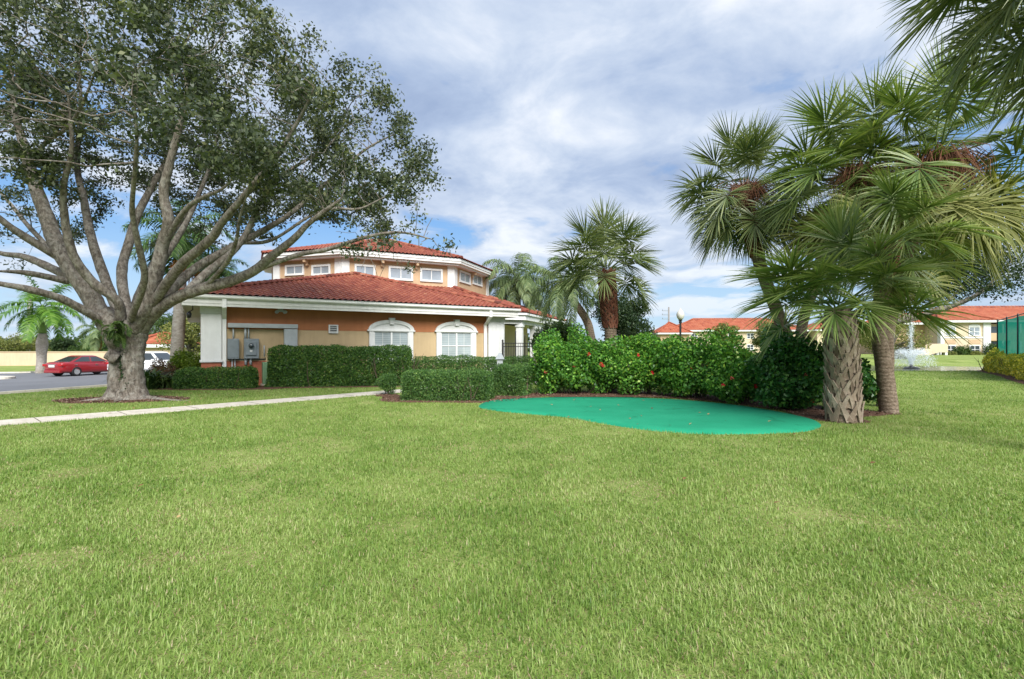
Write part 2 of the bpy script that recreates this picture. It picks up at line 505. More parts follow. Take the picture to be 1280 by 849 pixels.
def blob_points(ells, n, r, depth=0.35, rough=0.2, floor=None):
    """points in the outer layer of a union of ellipsoids [(centre, radii)]; returns points, outward normals"""
    E = [(np.array(c, float), np.array(q, float)) for c, q in ells]
    w = np.array([(q[0] * q[1] * q[2]) ** (2 / 3) for c, q in E]); w /= w.sum()
    ps, ns = [], []
    for (c, q), k in zip(E, w):
        m = max(8, int(n * k))
        d = r.normal(size=(m, 3)); d /= np.linalg.norm(d, axis=1)[:, None]
        rr = 1 - depth * r.random(m) ** 1.6
        rr *= 1 + rough * wob(d * q + c, 0.5 * float(q.mean()) + 0.12, 3)
        rr += r.normal(size=m) * 0.03
        ps.append(c + d * q * rr[:, None]); ns.append(d)
    p = np.concatenate(ps); d = np.concatenate(ns)
    keep = np.ones(len(p), bool)
    for c, q in E:
        keep &= (((p - c) / q) ** 2).sum(1) > (1 - depth) ** 2 * 0.8
    if floor is not None: keep &= p[:, 2] > floor
    return p[keep], d[keep]


def clipped_points(path, width, height, n, r, z0=0.0, depth=0.22, e=0.42, rough=0.05):
    """points in the skin of a clipped hedge that runs along a plan polyline"""
    path = np.array(path, float)
    seg = np.linalg.norm(np.diff(path, axis=0), axis=1)
    cum = np.concatenate([[0], np.cumsum(seg)]); Ltot = cum[-1]
    pu = np.linspace(0, PI, 400)
    cy = np.sign(np.cos(pu)) * np.abs(np.cos(pu)) ** e * width / 2
    cz = np.sin(pu) ** e * height
    al = np.concatenate([[0], np.cumsum(np.hypot(np.diff(cy), np.diff(cz)))])
    area_side = al[-1] * Ltot
    n_end = int(n * (2 * width * height) / (2 * width * height + area_side))
    n_s = n - n_end
    t = r.random(n_s) * Ltot
    a = r.random(n_s) * al[-1]
    y = np.interp(a, al, cy); z = np.interp(a, al, cz)
    te = np.where(r.random(n_end) < 0.5, 0, Ltot) + 0.0
    k = np.sqrt(r.random(n_end)); ae = r.random(n_end) * al[-1]
    ye = np.interp(ae, al, cy) * k; ze = np.interp(ae, al, cz) * k
    sgn = np.where(te > 0, 1, -1)
    dep = depth * r.random(n_s) ** 1.5
    # pull the skin inwards towards the hedge's middle line
    rad = np.hypot(y, z) + 1e-6
    y2 = y * (1 - dep / rad); z2 = z * (1 - dep / rad)
    # round the ends in plan
    endk = np.minimum(t, Ltot - t)
    q = np.clip(endk / 0.3, 0, 1); sh = 0.80 + 0.20 * np.sqrt(q * (2 - q))
    y2 *= sh; z2 *= 0.9 + 0.1 * np.sqrt(q * (2 - q))
    T = np.concatenate([t, te - sgn * depth * r.random(n_end) ** 1.5])
    Y = np.concatenate([y2, ye * 0.86]); Z = np.concatenate([z2, ze * 0.93])
    px = np.interp(np.clip(T, 0, Ltot), cum, path[:, 0]); py = np.interp(np.clip(T, 0, Ltot), cum, path[:, 1])
    # smoothed direction
    dx = np.interp(np.clip(T + 0.15, 0, Ltot), cum, path[:, 0]) - np.interp(np.clip(T - 0.15, 0, Ltot), cum, path[:, 0])
    dy = np.interp(np.clip(T + 0.15, 0, Ltot), cum, path[:, 1]) - np.interp(np.clip(T - 0.15, 0, Ltot), cum, path[:, 1])
    l = np.hypot(dx, dy) + 1e-9
    nx, ny = -dy / l, dx / l
    p = np.stack([px + nx * Y, py + ny * Y, Z + z0], 1)
    nor = np.stack([nx * np.sign(Y) * np.abs(Y / width * 2) ** 3, ny * np.sign(Y) * np.abs(Y / width * 2) ** 3, (Z / height) ** 3], 1)
    ends = np.concatenate([np.zeros(n_s), sgn])
    nor += np.stack([dx / l * ends, dy / l * ends, 0 * ends], 1)
    nl = np.linalg.norm(nor, axis=1)[:, None]
    nor = nor / np.maximum(nl, 1e-3)
    p = p + nor * (wob(p, 0.35, 5) * rough + wob(p, 0.9, 6) * rough * 0.9 + r.normal(size=len(p)) * 0.012)[:, None]
    # a few shoots that grew since the last trim
    sh = r.random(len(p)) < 0.02
    p[sh] += nor[sh] * (r.random(sh.sum()) * 0.07)[:, None]
    p[:, 2] = np.maximum(p[:, 2], z0 + 0.03)
    return p, nor


def inner_twigs(path, width, height, z0, mat, parent, n, seed):
    """the hedge's own stems: short crooked sticks from the ground up"""
    r = np.random.default_rng(seed)
    path = np.array(path, float)
    seg = np.linalg.norm(np.diff(path, axis=0), axis=1); cum = np.concatenate([[0], np.cumsum(seg)])
    mb = MB()
    for i in range(n):
        t = r.uniform(0.1, cum[-1] - 0.1)
        x = np.interp(t, cum, path[:, 0]) + r.normal() * width * 0.16
        y = np.interp(t, cum, path[:, 1]) + r.normal() * width * 0.16
        for j in range(3):
            top = np.array([x + r.normal() * 0.22, y + r.normal() * 0.22, z0 + height * r.uniform(0.6, 0.9)])
            mid = np.array([x, y, z0]) * 0.5 + top * 0.5 + r.normal(size=3) * 0.05
            mb.tube([[x, y, z0 - 0.03], mid, top], [0.022, 0.014, 0.006], 5)
    return mb.build('stems', mat, parent)


def hedge(name, path, width, height, mat, label, leaf=(0.05, 0.028), dens=2300, seed=1, group=None, z0=0.0, e=0.42, rough=0.05, cat='hedge', up=0.0):
    path = np.array(path, float)
    r = np.random.default_rng(seed)
    c = path.mean(0)
    root = empty(name, (c[0], c[1], z0), label, cat, group)
    L = np.linalg.norm(np.diff(path, axis=0), axis=1).sum()
    n = int(dens * (L * (2 * height + width) + 2 * width * height))
    p, nor = clipped_points(path, width, height, n, r, z0, e=e, rough=rough)
    me = leaf_mesh('foliage', p, leaf[0], leaf[1], mat, nor, 0.55, seed, up)
    link('foliage', me, root, False)
    # dense inner growth so that no light comes straight through
    m2 = int(n * 0.25)
    p2, n2 = clipped_points(path, width * 0.74, height * 0.86, m2, r, z0, e=e, rough=0.03)
    me2 = leaf_mesh('inner_foliage', p2, leaf[0] * 1.9, leaf[1] * 2.1, mat, n2, 0.9, seed + 3)
    link('inner_foliage', me2, root, False)
    inner_twigs(path, width, height, z0, M['twig'], root, int(L * 5) + 3, seed)
    return root


def shrub(name, ells, n, mat, label, leaf=(0.07, 0.04), seed=1, group=None, cat='shrub', depth=0.35, rough=0.2, z0=0.0, stems=8, k=0.3, up=0.25):
    """loose shrub from lobes [(centre, radii)] with stems from the ground"""
    r = np.random.default_rng(seed)
    c = np.mean([np.array(a) for a, b in ells], 0)
    root = empty(name, (c[0], c[1], z0), label, cat, group)
    p, d = blob_points(ells, n, r, depth, rough, z0 + 0.04)
    link('foliage', leaf_mesh('foliage', p, leaf[0], leaf[1], mat, d, k, seed, up), root, False)
    inn = [(a, np.array(b) * 0.62) for a, b in ells]
    p, d = blob_points(inn, int(n * 0.22), r, 0.5, 0.1, z0 + 0.1)
    link('inner_foliage', leaf_mesh('inner_foliage', p, leaf[0] * 1.6, leaf[1] * 1.8, mat, d, 0.6, seed + 1, up), root, False)
    mb = MB()
    for i in range(stems):
        a, b = ells[i % len(ells)]
        a = np.array(a)
        base = np.array([a[0] * 0.8 + c[0] * 0.2 + r.normal() * 0.08, a[1] * 0.8 + c[1] * 0.2 + r.normal() * 0.08, z0 - 0.03])
        top = a + r.normal(size=3) * np.array(b) * 0.35
        mid = base * 0.45 + top * 0.55 + r.normal(size=3) * 0.06
        q = 0.6 + 0.4 * min(1.5, float(np.mean(b)))
        mb.tube(catmull([base, mid, top], 3), np.linspace(0.024, 0.008, 7) * q, 5)
    mb.build('stems', M['twig'], root)
    return root


# ------------------------------------------------------------------ branching trees
def grow(nodes, par, attract, step, infl, kill, iters, r, grav=0.0):
    """space colonisation from given nodes; returns arrays of nodes and parents"""
    P = [np.array(q, float) for q in nodes]; par = list(par)
    A = np.array(attract)
    arr = np.array(P)
    d = np.linalg.norm(A[:, None] - arr[None], axis=2)
    near = d.argmin(1); nd = d.min(1)
    tries = {}
    for it in range(iters):
        live = nd < infl
        if not live.any(): break
        dirs = {}
        idx = near[live]; vec = A[live] - np.array(P)[idx]
        vec /= np.linalg.norm(vec, axis=1)[:, None] + 1e-9
        new, newp = [], []
        order = np.argsort(idx); idx = idx[order]; vec = vec[order]
        u, st = np.unique(idx, return_index=True)
        sums = np.add.reduceat(vec, st, axis=0)
        for q, s in zip(u, sums):
            tries[q] = tries.get(q, 0) + 1
            if tries[q] > 3: continue
            s = s / (np.linalg.norm(s) + 1e-9) + r.normal(size=3) * 0.22
            s[2] -= grav
            s /= np.linalg.norm(s)
            new.append(P[q] + s * step); newp.append(int(q))
        if not new: break
        b = len(P)
        P += new; par += newp
        na = np.array(new)
        dn = np.linalg.norm(A[:, None] - na[None], axis=2)
        j = dn.argmin(1); m = dn[np.arange(len(A)), j]
        up = m < nd
        near[up] = b + j[up]; nd[up] = m[up]
        keep = nd > kill
        A = A[keep]; near = near[keep]; nd = nd[keep]
        if not len(A): break
    return np.array(P), np.array(par)


def branch_mesh(P, par, r_tip, expo, fixed=None, sides=(9, 6, 4), skip=0, rmax=1.0):
    """tubes along the chains of a branching; fixed: radius per node (nan = from the tips). Returns verts, faces, radii, tips"""
    n = len(P)
    kids = [[] for _ in range(n)]
    for i, q in enumerate(par):
        if q >= 0: kids[q].append(i)
    tips = np.zeros(n)
    order = list(range(n))[::-1]
    for i in order:                       # children always follow parents
        if not kids[i]: tips[i] = 1
        if par[i] >= 0: tips[par[i]] += tips[i]
    rad = np.minimum(r_tip * tips ** expo, rmax)
    if fixed is not None:
        ok = ~np.isnan(fixed); rad[ok] = fixed[ok]
    for i in range(n):
        if par[i] >= 0 and (fixed is None or np.isnan(fixed[i])): rad[i] = min(rad[i], rad[par[i]] * 0.93)
    V, Fc, base = [], [], 0
    done = set()
    stack = [i for i in range(n) if par[i] < 0]
    starts = [(i, None) for i in stack]
    while starts:
        i, pr = starts.pop()
        chain = [] if pr is None else [pr]
        cur = i
        while True:
            chain.append(cur)
            if not kids[cur]: break
            ks = sorted(kids[cur], key=lambda q: -rad[q] - tips[q] * 1e-6)
            for o in ks[1:]: starts.append((o, cur))
            cur = ks[0]
        if len(chain) < 2: continue
        rr = rad[chain].copy()
        if pr is not None: rr[0] = min(rr[0], rr[1] * 1.25)
        s = sides[0] if rr.max() > 0.08 else (sides[1] if rr.max() > 0.025 else sides[2])
        v, f = tube_arr(P[chain], rr, s)
        V.append(v); Fc.append(f + base); base += len(v)
    return np.concatenate(V), np.concatenate(Fc), rad, tips


def bg_tree(name, loc, height, rad, mat, label, seed, leaf=0.22, n=9000, trunk_h=0.35, squash=0.8, group=None, bark_m=None, lobes=16, lean=(0, 0), gaps=0.0, tr=None, cat='tree', fl=0.35):
    """tree further off: forked trunk and a crown of many uneven leaf clumps"""
    r = np.random.default_rng(seed)
    z0 = loc[2]
    root = empty(name, loc, label, cat, group)
    cz = height - rad * squash
    c = np.array([loc[0] + lean[0], loc[1] + lean[1], z0 + cz])
    ells = []
    for i in range(lobes):
        d = r.normal(size=3); d /= np.linalg.norm(d); d[2] *= 0.9
        q = rad * r.uniform(0.25, 0.46)
        ells.append((c + d * np.array([rad, rad, rad * squash]) * r.uniform(0.45, 0.78), np.array([q, q, q * 0.8])))
    p, d = blob_points(ells, n, r, 0.6, 0.3, z0 + 0.15)
    if gaps:
        p = p[wob(p, rad * 0.28, seed) > -0.9 + gaps]
    link('crown', leaf_mesh('crown', p, leaf, leaf * 0.62, mat, None, 0, seed, 0.3), root, False)
    mb = MB()
    tr = tr or rad * 0.075 + 0.05
    fork = np.array([loc[0] + lean[0] * fl, loc[1] + lean[1] * fl, z0 + height * trunk_h])
    base = np.array([loc[0], loc[1], z0 - 0.1])
    mb.tube(catmull([base, base * 0.5 + fork * 0.5 + r.normal(size=3) * 0.08, fork], 4), np.linspace(tr * 1.3, tr * 0.85, 9), 9)
    for i in range(min(lobes, 11)):
        e = ells[i][0]
        mid = fork * 0.5 + e * 0.5 + r.normal(size=3) * rad * 0.09
        mb.tube(catmull([fork, mid, e], 4), np.linspace(tr * 0.6, tr * 0.12, 9), 6)
    mb.build('trunk', bark_m or M['bark_oak'], root, smooth=True)
    return root


# ------------------------------------------------------------------ palms
def fan_frond(pitch, seed, pet=1.1, L=1.1, nl=80, droop=1.0, mat=None, spread=150, wide=0.030):
    """sabal frond: petiole, curved midrib and a folded fan of drooping leaflets; x is outward"""
    r = np.random.default_rng(seed)
    g = np.array([0, 0, -1.0])
    d = np.array([math.cos(math.radians(pitch)), 0, math.sin(math.radians(pitch))])
    p = np.zeros(3); pts = [p.copy()]
    for i in range(8):
        d = d + g * 0.035 * droop * (1 if pitch > -30 else 0.3); d /= np.linalg.norm(d)
        p = p + d * pet / 8; pts.append(p.copy())
    V, Fc, R = [], [], []
    pts = np.array(pts)
    v, f = tube_arr(pts, np.linspace(0.022, 0.011, 9), 5)
    V.append(v); Fc.append(f); R.append(np.full(len(v), 0.55)); base = len(v)
    side = np.array([0, 1.0, 0])
    tw = r.uniform(-0.45, 0.45)
    cost = [pts[-1].copy()]; cd = [d.copy()]
    for i in range(6):
        d = d + g * 0.13 * droop; d /= np.linalg.norm(d)
        cost.append(cost[-1] + d * L * 0.055); cd.append(d.copy())
    for i in range(nl):
        u = (i + 0.5) / nl * 2 - 1
        a = math.radians(spread) * u
        ci = int((1 - abs(u)) * 6)
        f0, o = cd[ci], cost[ci]
        nrm = np.cross(f0, side); nrm = nrm * (-1 if nrm[2] < 0 else 1)
        s2 = side * math.cos(tw) + nrm * math.sin(tw)
        n2 = np.cross(f0, s2); n2 /= np.linalg.norm(n2); n2 *= (1 if n2[2] > 0 or abs(pitch) > 70 else -1)
        dr = f0 * math.cos(a) + s2 * math.sin(a) + n2 * 0.32 * abs(math.sin(a))
        dr = dr + r.normal(size=3) * 0.05
        dr /= np.linalg.norm(dr)
        ll = L * (0.74 + 0.26 * math.cos(a * 0.8)) * r.uniform(0.88, 1.08)
        q = o.copy(); ns = 7
        wv = np.cross(dr, n2); wv /= np.linalg.norm(wv) + 1e-9
        rv = r.random()
        dk = droop * r.uniform(0.7, 1.4)
        prof = [0.35, 0.8, 1.0, 0.85, 0.62, 0.36, 0.05]
        wave = 1 if i % 2 else -1
        for k in range(ns):
            w = wide * prof[k] * L * 0.5
            off = n2 * w * 0.5 * wave
            V.append(np.array([q - wv * w - off, q + wv * w + off])); R.append(np.full(2, min(1, 0.15 + 0.6 * rv + 0.05 * k)))
            t = (k + 1) / ns
            dr = dr + g * dk * 0.11 * t ** 1.6 * (1.0 + 0.5 * abs(math.sin(a)))
            dr /= np.linalg.norm(dr)
            wv = wv - dr * (wv @ dr); wv /= np.linalg.norm(wv) + 1e-9
            q = q + dr * ll / (ns - 1)
        Fc.append(np.array([[base + 2 * k, base + 2 * k + 1, base + 2 * k + 3, base + 2 * k + 2] for k in range(ns - 1)]))
        base += 2 * ns
    return np_mesh('frond', np.concatenate(V), np.concatenate(Fc), mat or M['sabal'], np.concatenate(R))


def feather_frond(pitch, seed, L=2.6, nl=46, ll=0.55, droop=1.0, mat=None, hang=1.0, plume=0.0, w=0.035, arch=0.11):
    """pinnate frond: arching midrib with leaflets on both sides"""
    r = np.random.default_rng(seed)
    g = np.array([0, 0, -1.0])
    d = np.array([math.cos(math.radians(pitch)), 0, math.sin(math.radians(pitch))])
    p = np.zeros(3); pts = [p.copy()]; ds = [d.copy()]
    m = 14
    for i in range(m):
        d = d + g * arch * droop * (0.5 + i / m); d /= np.linalg.norm(d)
        p = p + d * L / m; pts.append(p.copy()); ds.append(d.copy())
    pts = np.array(pts)
    V, Fc, R = [], [], []
    v, f = tube_arr(pts, np.linspace(0.028, 0.006, m + 1), 5)
    V.append(v); Fc.append(f); R.append(np.full(len(v), 0.7)); base = len(v)
    side = np.array([0, 1.0, 0])
    for i in range(nl):
        t = 0.14 + 0.85 * i / (nl - 1)
        x = t * m; k0 = min(int(x), m - 1)
        o = pts[k0] + (pts[k0 + 1] - pts[k0]) * (x - k0); dd = ds[k0]
        up = np.cross(dd, side); up *= (1 if up[2] > 0 else -1)
        for sg in (-1, 1):
            dr = side * sg + dd * r.uniform(0.4, 0.75) + up * (r.uniform(0.05, 0.4) + plume * r.normal())
            dr /= np.linalg.norm(dr)
            le = ll * (0.45 + 0.75 * math.sin(PI * min(1, t * 0.85 + 0.12))) * r.uniform(0.85, 1.1)
            q = o.copy(); rv = r.random()
            wv = dd - dr * (dd @ dr); wv /= np.linalg.norm(wv)
            for k, pf in enumerate((0.5, 1.0, 0.75, 0.08)):
                V.append(np.array([q - wv * w * pf / 2, q + wv * w * pf / 2])); R.append(np.full(2, 0.1 + 0.7 * rv))
                dr = dr + g * 0.22 * hang * (k + 0.6); dr /= np.linalg.norm(dr)
                q = q + dr * le / 3
            Fc.append(np.array([[base + 2 * k, base + 2 * k + 1, base + 2 * k + 3, base + 2 * k + 2] for k in range(3)]))
            base += 8
    return np_mesh('frond', np.concatenate(V), np.concatenate(Fc), mat or M['feather'], np.concatenate(R))


FAN = {}
def fan_set(mat):
    if mat not in FAN:
        s = []
        for i, (pitch, dr) in enumerate([(82, .5), (68, .6), (55, .7), (42, .85), (28, 1.0), (14, 1.1), (0, 1.2), (-14, 1.25), (-28, 1.3), (-44, 1.3), (-60, 1.2)]):
            for k in range(2):
                dry = M['sabal_dry'] if (pitch <= -28 and mat == 'sabal') else M[mat]
                s.append((pitch, fan_frond(pitch, 100 + i * 7 + k * 53 + len(FAN) * 311, droop=dr, mat=dry)))
        FAN[mat] = s
    return FAN[mat]


def place_fronds(root, hub, meshes, n, scale, r, lo=-60, hi=85, spread_z=0.3, jitter=8, hubr=0.12, skip=None, lowbias=1.0):
    ga = 2.39996
    a0 = r.uniform(0, 6.28)
    for i in range(n):
        t = (i + 0.5) / n
        sh, sl = math.sin(math.radians(hi)), math.sin(math.radians(lo))
        pitch = math.degrees(math.asin(sh + (sl - sh) * t ** lowbias)) + r.normal() * jitter
        az = a0 + i * ga + r.normal() * 0.15
        if skip is not None and skip(pitch, az): continue
        cand = sorted(meshes, key=lambda m: abs(m[0] - pitch) + r.uniform(0, 9))
        o = link('frond', cand[0][1], root)
        o.location = (hub[0] + math.cos(az) * hubr, hub[1] + math.sin(az) * hubr, hub[2] + spread_z * (0.5 - t))
        o.rotation_euler = (r.normal() * 0.12, 0, az)
        s = scale * r.uniform(0.88, 1.1)
        o.scale = (s, s, s)


def boots(mb, path, rad, z_from, z_to, rows, per, r, out=0.09, wd=0.085, length=0.42, swing=0.42):
    """criss-crossing split leaf bases up a palm trunk"""
    zs = path[:, 2]
    for k in range(rows):
        z = z_from + (z_to - z_from) * k / rows
        for j in range(per):
            th = 2 * PI * (j + 0.5 * (k % 2)) / per + r.normal() * 0.07
            for sg in (-1, 1):
                V = []
                n = 5
                rr0 = r.random()
                for i in range(n):
                    t = i / (n - 1)
                    a = th + sg * swing * t
                    zz = z + length * t + r.normal() * 0.006
                    c = np.array([np.interp(zz, zs, path[:, 0]), np.interp(zz, zs, path[:, 1]), zz])
                    R0 = float(np.interp(zz, zs, rad))
                    w = wd * (1.15 - 0.75 * t)
                    rd = np.array([math.cos(a), math.sin(a), 0]); tn = np.array([-math.sin(a), math.cos(a), 0])
                    across = tn * 0.85 - np.array([0, 0, 1]) * sg * 0.35
                    o = c + rd * (R0 + 0.012 + out * t ** 1.5)
                    th_ = 0.022
                    V += [o - across * w / 2, o + across * w / 2, o + across * w / 2 + rd * th_, o - across * w / 2 + rd * th_]
                Fs = []
                for i in range(n - 1):
                    for q in range(4):
                        Fs.append((4 * i + q, 4 * i + (q + 1) % 4, 4 * i + 4 + (q + 1) % 4, 4 * i + 4 + q))
                Fs += [(0, 3, 2, 1), (4 * n - 4, 4 * n - 3, 4 * n - 2, 4 * n - 1)]
                mb.add(V, Fs, 0, min(1, max(0, 0.15 + 0.7 * rr0)))


def trunk_tube(path, rad, sides=18, lump=0.05, seed=0, sub=10):
    p = catmull(path, sub)
    rr = np.interp(np.linspace(0, 1, len(p)), np.linspace(0, 1, len(rad)), rad)
    v, f = tube_arr(p, rr, sides)
    c = np.repeat(p, sides, 0)
    d = v - c
    v = c + d * (1 + lump * wob(v, 0.35, seed) + lump * 0.6 * wob(v, 0.1, seed + 1))[:, None]
    top = len(v) - sides
    return v, f, p, rr


def seed_cluster(root, hub, r, n=90, length=0.9, out=0.5, az=0.0, thick=0.008):
    mb = MB()
    for i in range(n):
        a = az + r.normal() * 0.35
        d = np.array([math.cos(a), math.sin(a), 0.25]) * r.uniform(0.4, 1.0)
        p0 = np.array(hub) + r.normal(size=3) * 0.05
        p1 = p0 + d * out * r.uniform(0.3, 0.8) + r.normal(size=3) * 0.08
        p2 = p1 + d * out * 0.35 + np.array([0, 0, -length * r.uniform(0.25, 0.6)]) + r.normal(size=3) * 0.09
        p3 = p2 + np.array([0, 0, -length * r.uniform(0.1, 0.4)]) + r.normal(size=3) * 0.1
        mb.tube([p0, p1, p2, p3], [thick, thick, thick * 0.8, thick * 0.5], 4, rnd=r.random())
    return mb.build('seed_stalks', M['fibre'], root, local=True)


def sabal(label, base, hub, mid=None, r0=0.24, r1=0.17, fronds=34, scale=1.0, seed=1, mat='sabal', lo=-58, hi=84, boot=None, seeds=0, group='fan palms', name='fan_palm', bark_m=None, skip=None, lowbias=1.0, boot_kw={}):
    r = np.random.default_rng(seed)
    root = empty(name, tuple(base), label, 'palm tree', group)
    base = np.array(base, float)
    hub = np.array(hub, float) - base
    mid = hub * 0.5 if mid is None else np.array(mid, float) - base
    v, f, p, rr = trunk_tube([[0, 0, -0.1], mid * 0.5 + r.normal(size=3) * 0.02, mid, mid * 0.45 + hub * 0.55, hub], [r0 * 1.25, r0 * 1.0, r0 * 0.95, r1, r1], 18, 0.05, seed)
    link('trunk', np_mesh('trunk', v, f, bark_m or M['bark_palm'], None, True), root)
    if boot:
        z0, z1, rows, per, bm = boot
        mb = MB()
        boots(mb, p, rr, z0, z1, rows, per, r, **boot_kw)
        mb.build('leaf_bases', M[bm], root, local=True)
    if skip == 'open': skip = lambda pi, az: math.cos(az + PI / 2) > 0.72 and -22 < pi < 42
    place_fronds(root, hub, fan_set(mat), fronds, scale, r, lo, hi, 0.45 * scale, skip=skip, lowbias=lowbias)
    for i in range(seeds):
        az = -PI / 2 + (i - (seeds - 1) / 2) * 0.9 + r.normal() * 0.15
        seed_cluster(root, hub + np.array([0, 0, 0.1]), r, 120, 1.0 * scale, 0.85 * scale, az)
    return root


def feather_palm(name, label, base, hub, fronds, mat, seed, L=2.6, ll=0.55, r0=0.2, r1=0.14, shaft=None, belly=None, lo=-35, hi=80, hang=1.0, plume=0.0, nl=46, w=0.035, group=None, bark_m=None, arch=0.11, mid=None, dead=0):
    r = np.random.default_rng(seed)
    root = empty(name, tuple(base), label, 'palm tree', group)
    base = np.array(base, float); hub = np.array(hub, float) - base
    sh = shaft or 0.0
    top = hub - np.array([0, 0, sh])
    rad = belly or [r0 * 1.2, r0, r0 * 0.95, r1, r1]
    m = top * 0.5 if mid is None else np.array(mid, float) - base
    v, f, p, rr = trunk_tube([[0, 0, -0.1], m * 0.5, m, (m + top) / 2, top], rad, 16, 0.025, seed)
    link('trunk', np_mesh('trunk', v, f, bark_m or M['bark_royal'], None, True), root)
    if sh:
        mb = MB()
        mb.lathe([(rad[-1] * 0.98, 0), (rad[-1] * 1.02, sh * 0.15), (rad[-1] * 0.8, sh * 0.6), (rad[-1] * 0.5, sh), (0.02, sh * 1.1)], top, 14)
        mb.build('crownshaft', M['crownshaft'], root, local=True, smooth=True)
    ms = [(pi, feather_frond(pi, seed * 31 + i, L, nl, ll, 1.0, M[mat], hang, plume, w, arch)) for i, pi in enumerate((80, 62, 45, 28, 12, -5, -22, -40))]
    place_fronds(root, hub, ms, fronds, 1.0, r, lo, hi, 0.25, hubr=0.06)
    if dead:
        dm = [(pi, feather_frond(pi, seed * 37 + i, L * 0.8, nl, ll, 1.6, M['dead_frond'], 2.2, plume, w, arch * 2)) for i, pi in enumerate((-40, -60))]
        for i in range(dead):
            o = link('dead_frond', dm[i % 2][1], root)
            o.location = tuple(hub - np.array([0, 0, 0.1])); o.rotation_euler = (0, 0, -PI / 2 + (i - 0.5) * 0.9 + r.normal() * 0.2)
    return root
# ------------------------------------------------------------------ world, sun, camera
SUN_EL, SUN_AZ = math.radians(43), math.radians(163)     # azimuth: clockwise from +Y


def make_world():
    w = bpy.data.worlds.new('World'); scene.world = w
    w.use_nodes = True
    nt = w.node_tree; nt.nodes.clear()
    out = nt.nodes.new('ShaderNodeOutputWorld')
    bg = N(nt, 'ShaderNodeBackground', Strength=0.06)
    sky = nt.nodes.new('ShaderNodeTexSky'); sky.sky_type = 'NISHITA'
    sky.sun_disc = False; sky.sun_elevation = SUN_EL; sky.sun_rotation = SUN_AZ
    sky.air_density = 1.0; sky.dust_density = 0.6; sky.ozone_density = 1.6
    tc = nt.nodes.new('ShaderNodeTexCoord')
    sp = nt.nodes.new('ShaderNodeSeparateXYZ'); nt.links.new(tc.outputs['Generated'], sp.inputs[0])
    zc = math_n(nt, 'MAXIMUM', sp.outputs[2], 0.0)
    dz = math_n(nt, 'ADD', zc, 0.16)
    cx = nt.nodes.new('ShaderNodeCombineXYZ')
    nt.links.new(math_n(nt, 'DIVIDE', sp.outputs[0], dz), cx.inputs[0])
    nt.links.new(math_n(nt, 'DIVIDE', sp.outputs[1], dz), cx.inputs[1])
    mp = N(nt, 'ShaderNodeMapping'); mp.inputs['Location'].default_value = (3.1, 1.7, 0.4); mp.inputs['Rotation'].default_value = (0, 0, 0.5)
    nt.links.new(cx.outputs[0], mp.inputs[0])
    v = mp.outputs[0]
    # broad soft bank overhead, broken into streaks lower down
    n1 = noise(nt, 0.7, 9, 0.5, v, 0.7)
    n2 = noise(nt, 2.3, 10, 0.58, v, 0.35)
    n3 = noise(nt, 0.55, 3, 0.5, v)
    cov = math_n(nt, 'ADD', math_n(nt, 'MULTIPLY', n1, 0.52), math_n(nt, 'MULTIPLY', n2, 0.48))
    high = math_n(nt, 'MULTIPLY', sstep_node(nt, zc, 0.16, 0.42), 0.11)
    cov = math_n(nt, 'ADD', cov, high)
    mask = ramp(nt, [(0.45, (0, 0, 0)), (0.495, (0.6, 0.6, 0.6)), (0.535, (0.97, 0.97, 0.97))], cov).outputs[0]
    shade = ramp(nt, [(0.37, (2.2, 2.85, 4.2)), (0.45, (3.0, 3.7, 5.0)), (0.52, (4.2, 4.8, 5.8)), (0.60, (6.0, 6.3, 6.8))],
                 math_n(nt, 'ADD', math_n(nt, 'MULTIPLY', n3, 0.5), math_n(nt, 'MULTIPLY', n2, 0.5))).outputs[0]
    hz = sstep_node(nt, zc, 0.0, 0.22)
    blue = ramp(nt, [(0.0, (3.0, 4.6, 6.2)), (0.25, (1.25, 2.9, 5.7)), (0.6, (1.05, 2.4, 5.2)), (1.0, (1.1, 2.3, 5.0))], zc).outputs[0]
    base = mixc(nt, 0.25, blue, sky.outputs[0])
    c = mixc(nt, mask, base, shade)
    low = mixc(nt, 0.55, (3.9, 5.0, 6.0), c)
    c = mixc(nt, hz, low, c)
    nt.links.new(c, bg.inputs[0]); nt.links.new(bg.outputs[0], out.inputs[0])


def sstep_node(nt, f, a, b):
    m = nt.nodes.new('ShaderNodeMapRange'); m.interpolation_type = 'SMOOTHSTEP'
    nt.links.new(f, m.inputs[0])
    m.inputs[1].default_value = a; m.inputs[2].default_value = b
    return m.outputs[0]


make_world()
sun = bpy.data.lights.new('sun', 'SUN')
sun.energy = 3.0; sun.angle = math.radians(38); sun.color = (1.0, 0.975, 0.93)
so = bpy.data.objects.new('sun', sun); COL.objects.link(so)
sd = Vector((math.sin(SUN_AZ) * math.cos(SUN_EL), math.cos(SUN_AZ) * math.cos(SUN_EL), math.sin(SUN_EL)))
so.rotation_euler = sd.to_track_quat('Z', 'Y').to_euler()
so.location = (0, -10, 30)

cam = bpy.data.cameras.new('camera')
cam.sensor_width = 36; cam.lens = 18.0; cam.clip_end = 3000; cam.clip_start = 0.05
cam.shift_y = (HY - 424.5) / 1280
co = bpy.data.objects.new('camera', cam); COL.objects.link(co)
co.location = (0, 0, CAM_H); co.rotation_euler = (PI / 2, 0, 0)
scene.camera = co
vs = scene.view_settings
vs.view_transform = 'Standard'; vs.look = 'None'; vs.gamma = 1.0; vs.use_curve_mapping = False
vs.exposure = 1.4
scene.render.engine = 'CYCLES'
scene.cycles.max_bounces = 6; scene.cycles.transparent_max_bounces = 8
scene.cycles.sample_clamp_indirect = 4.0


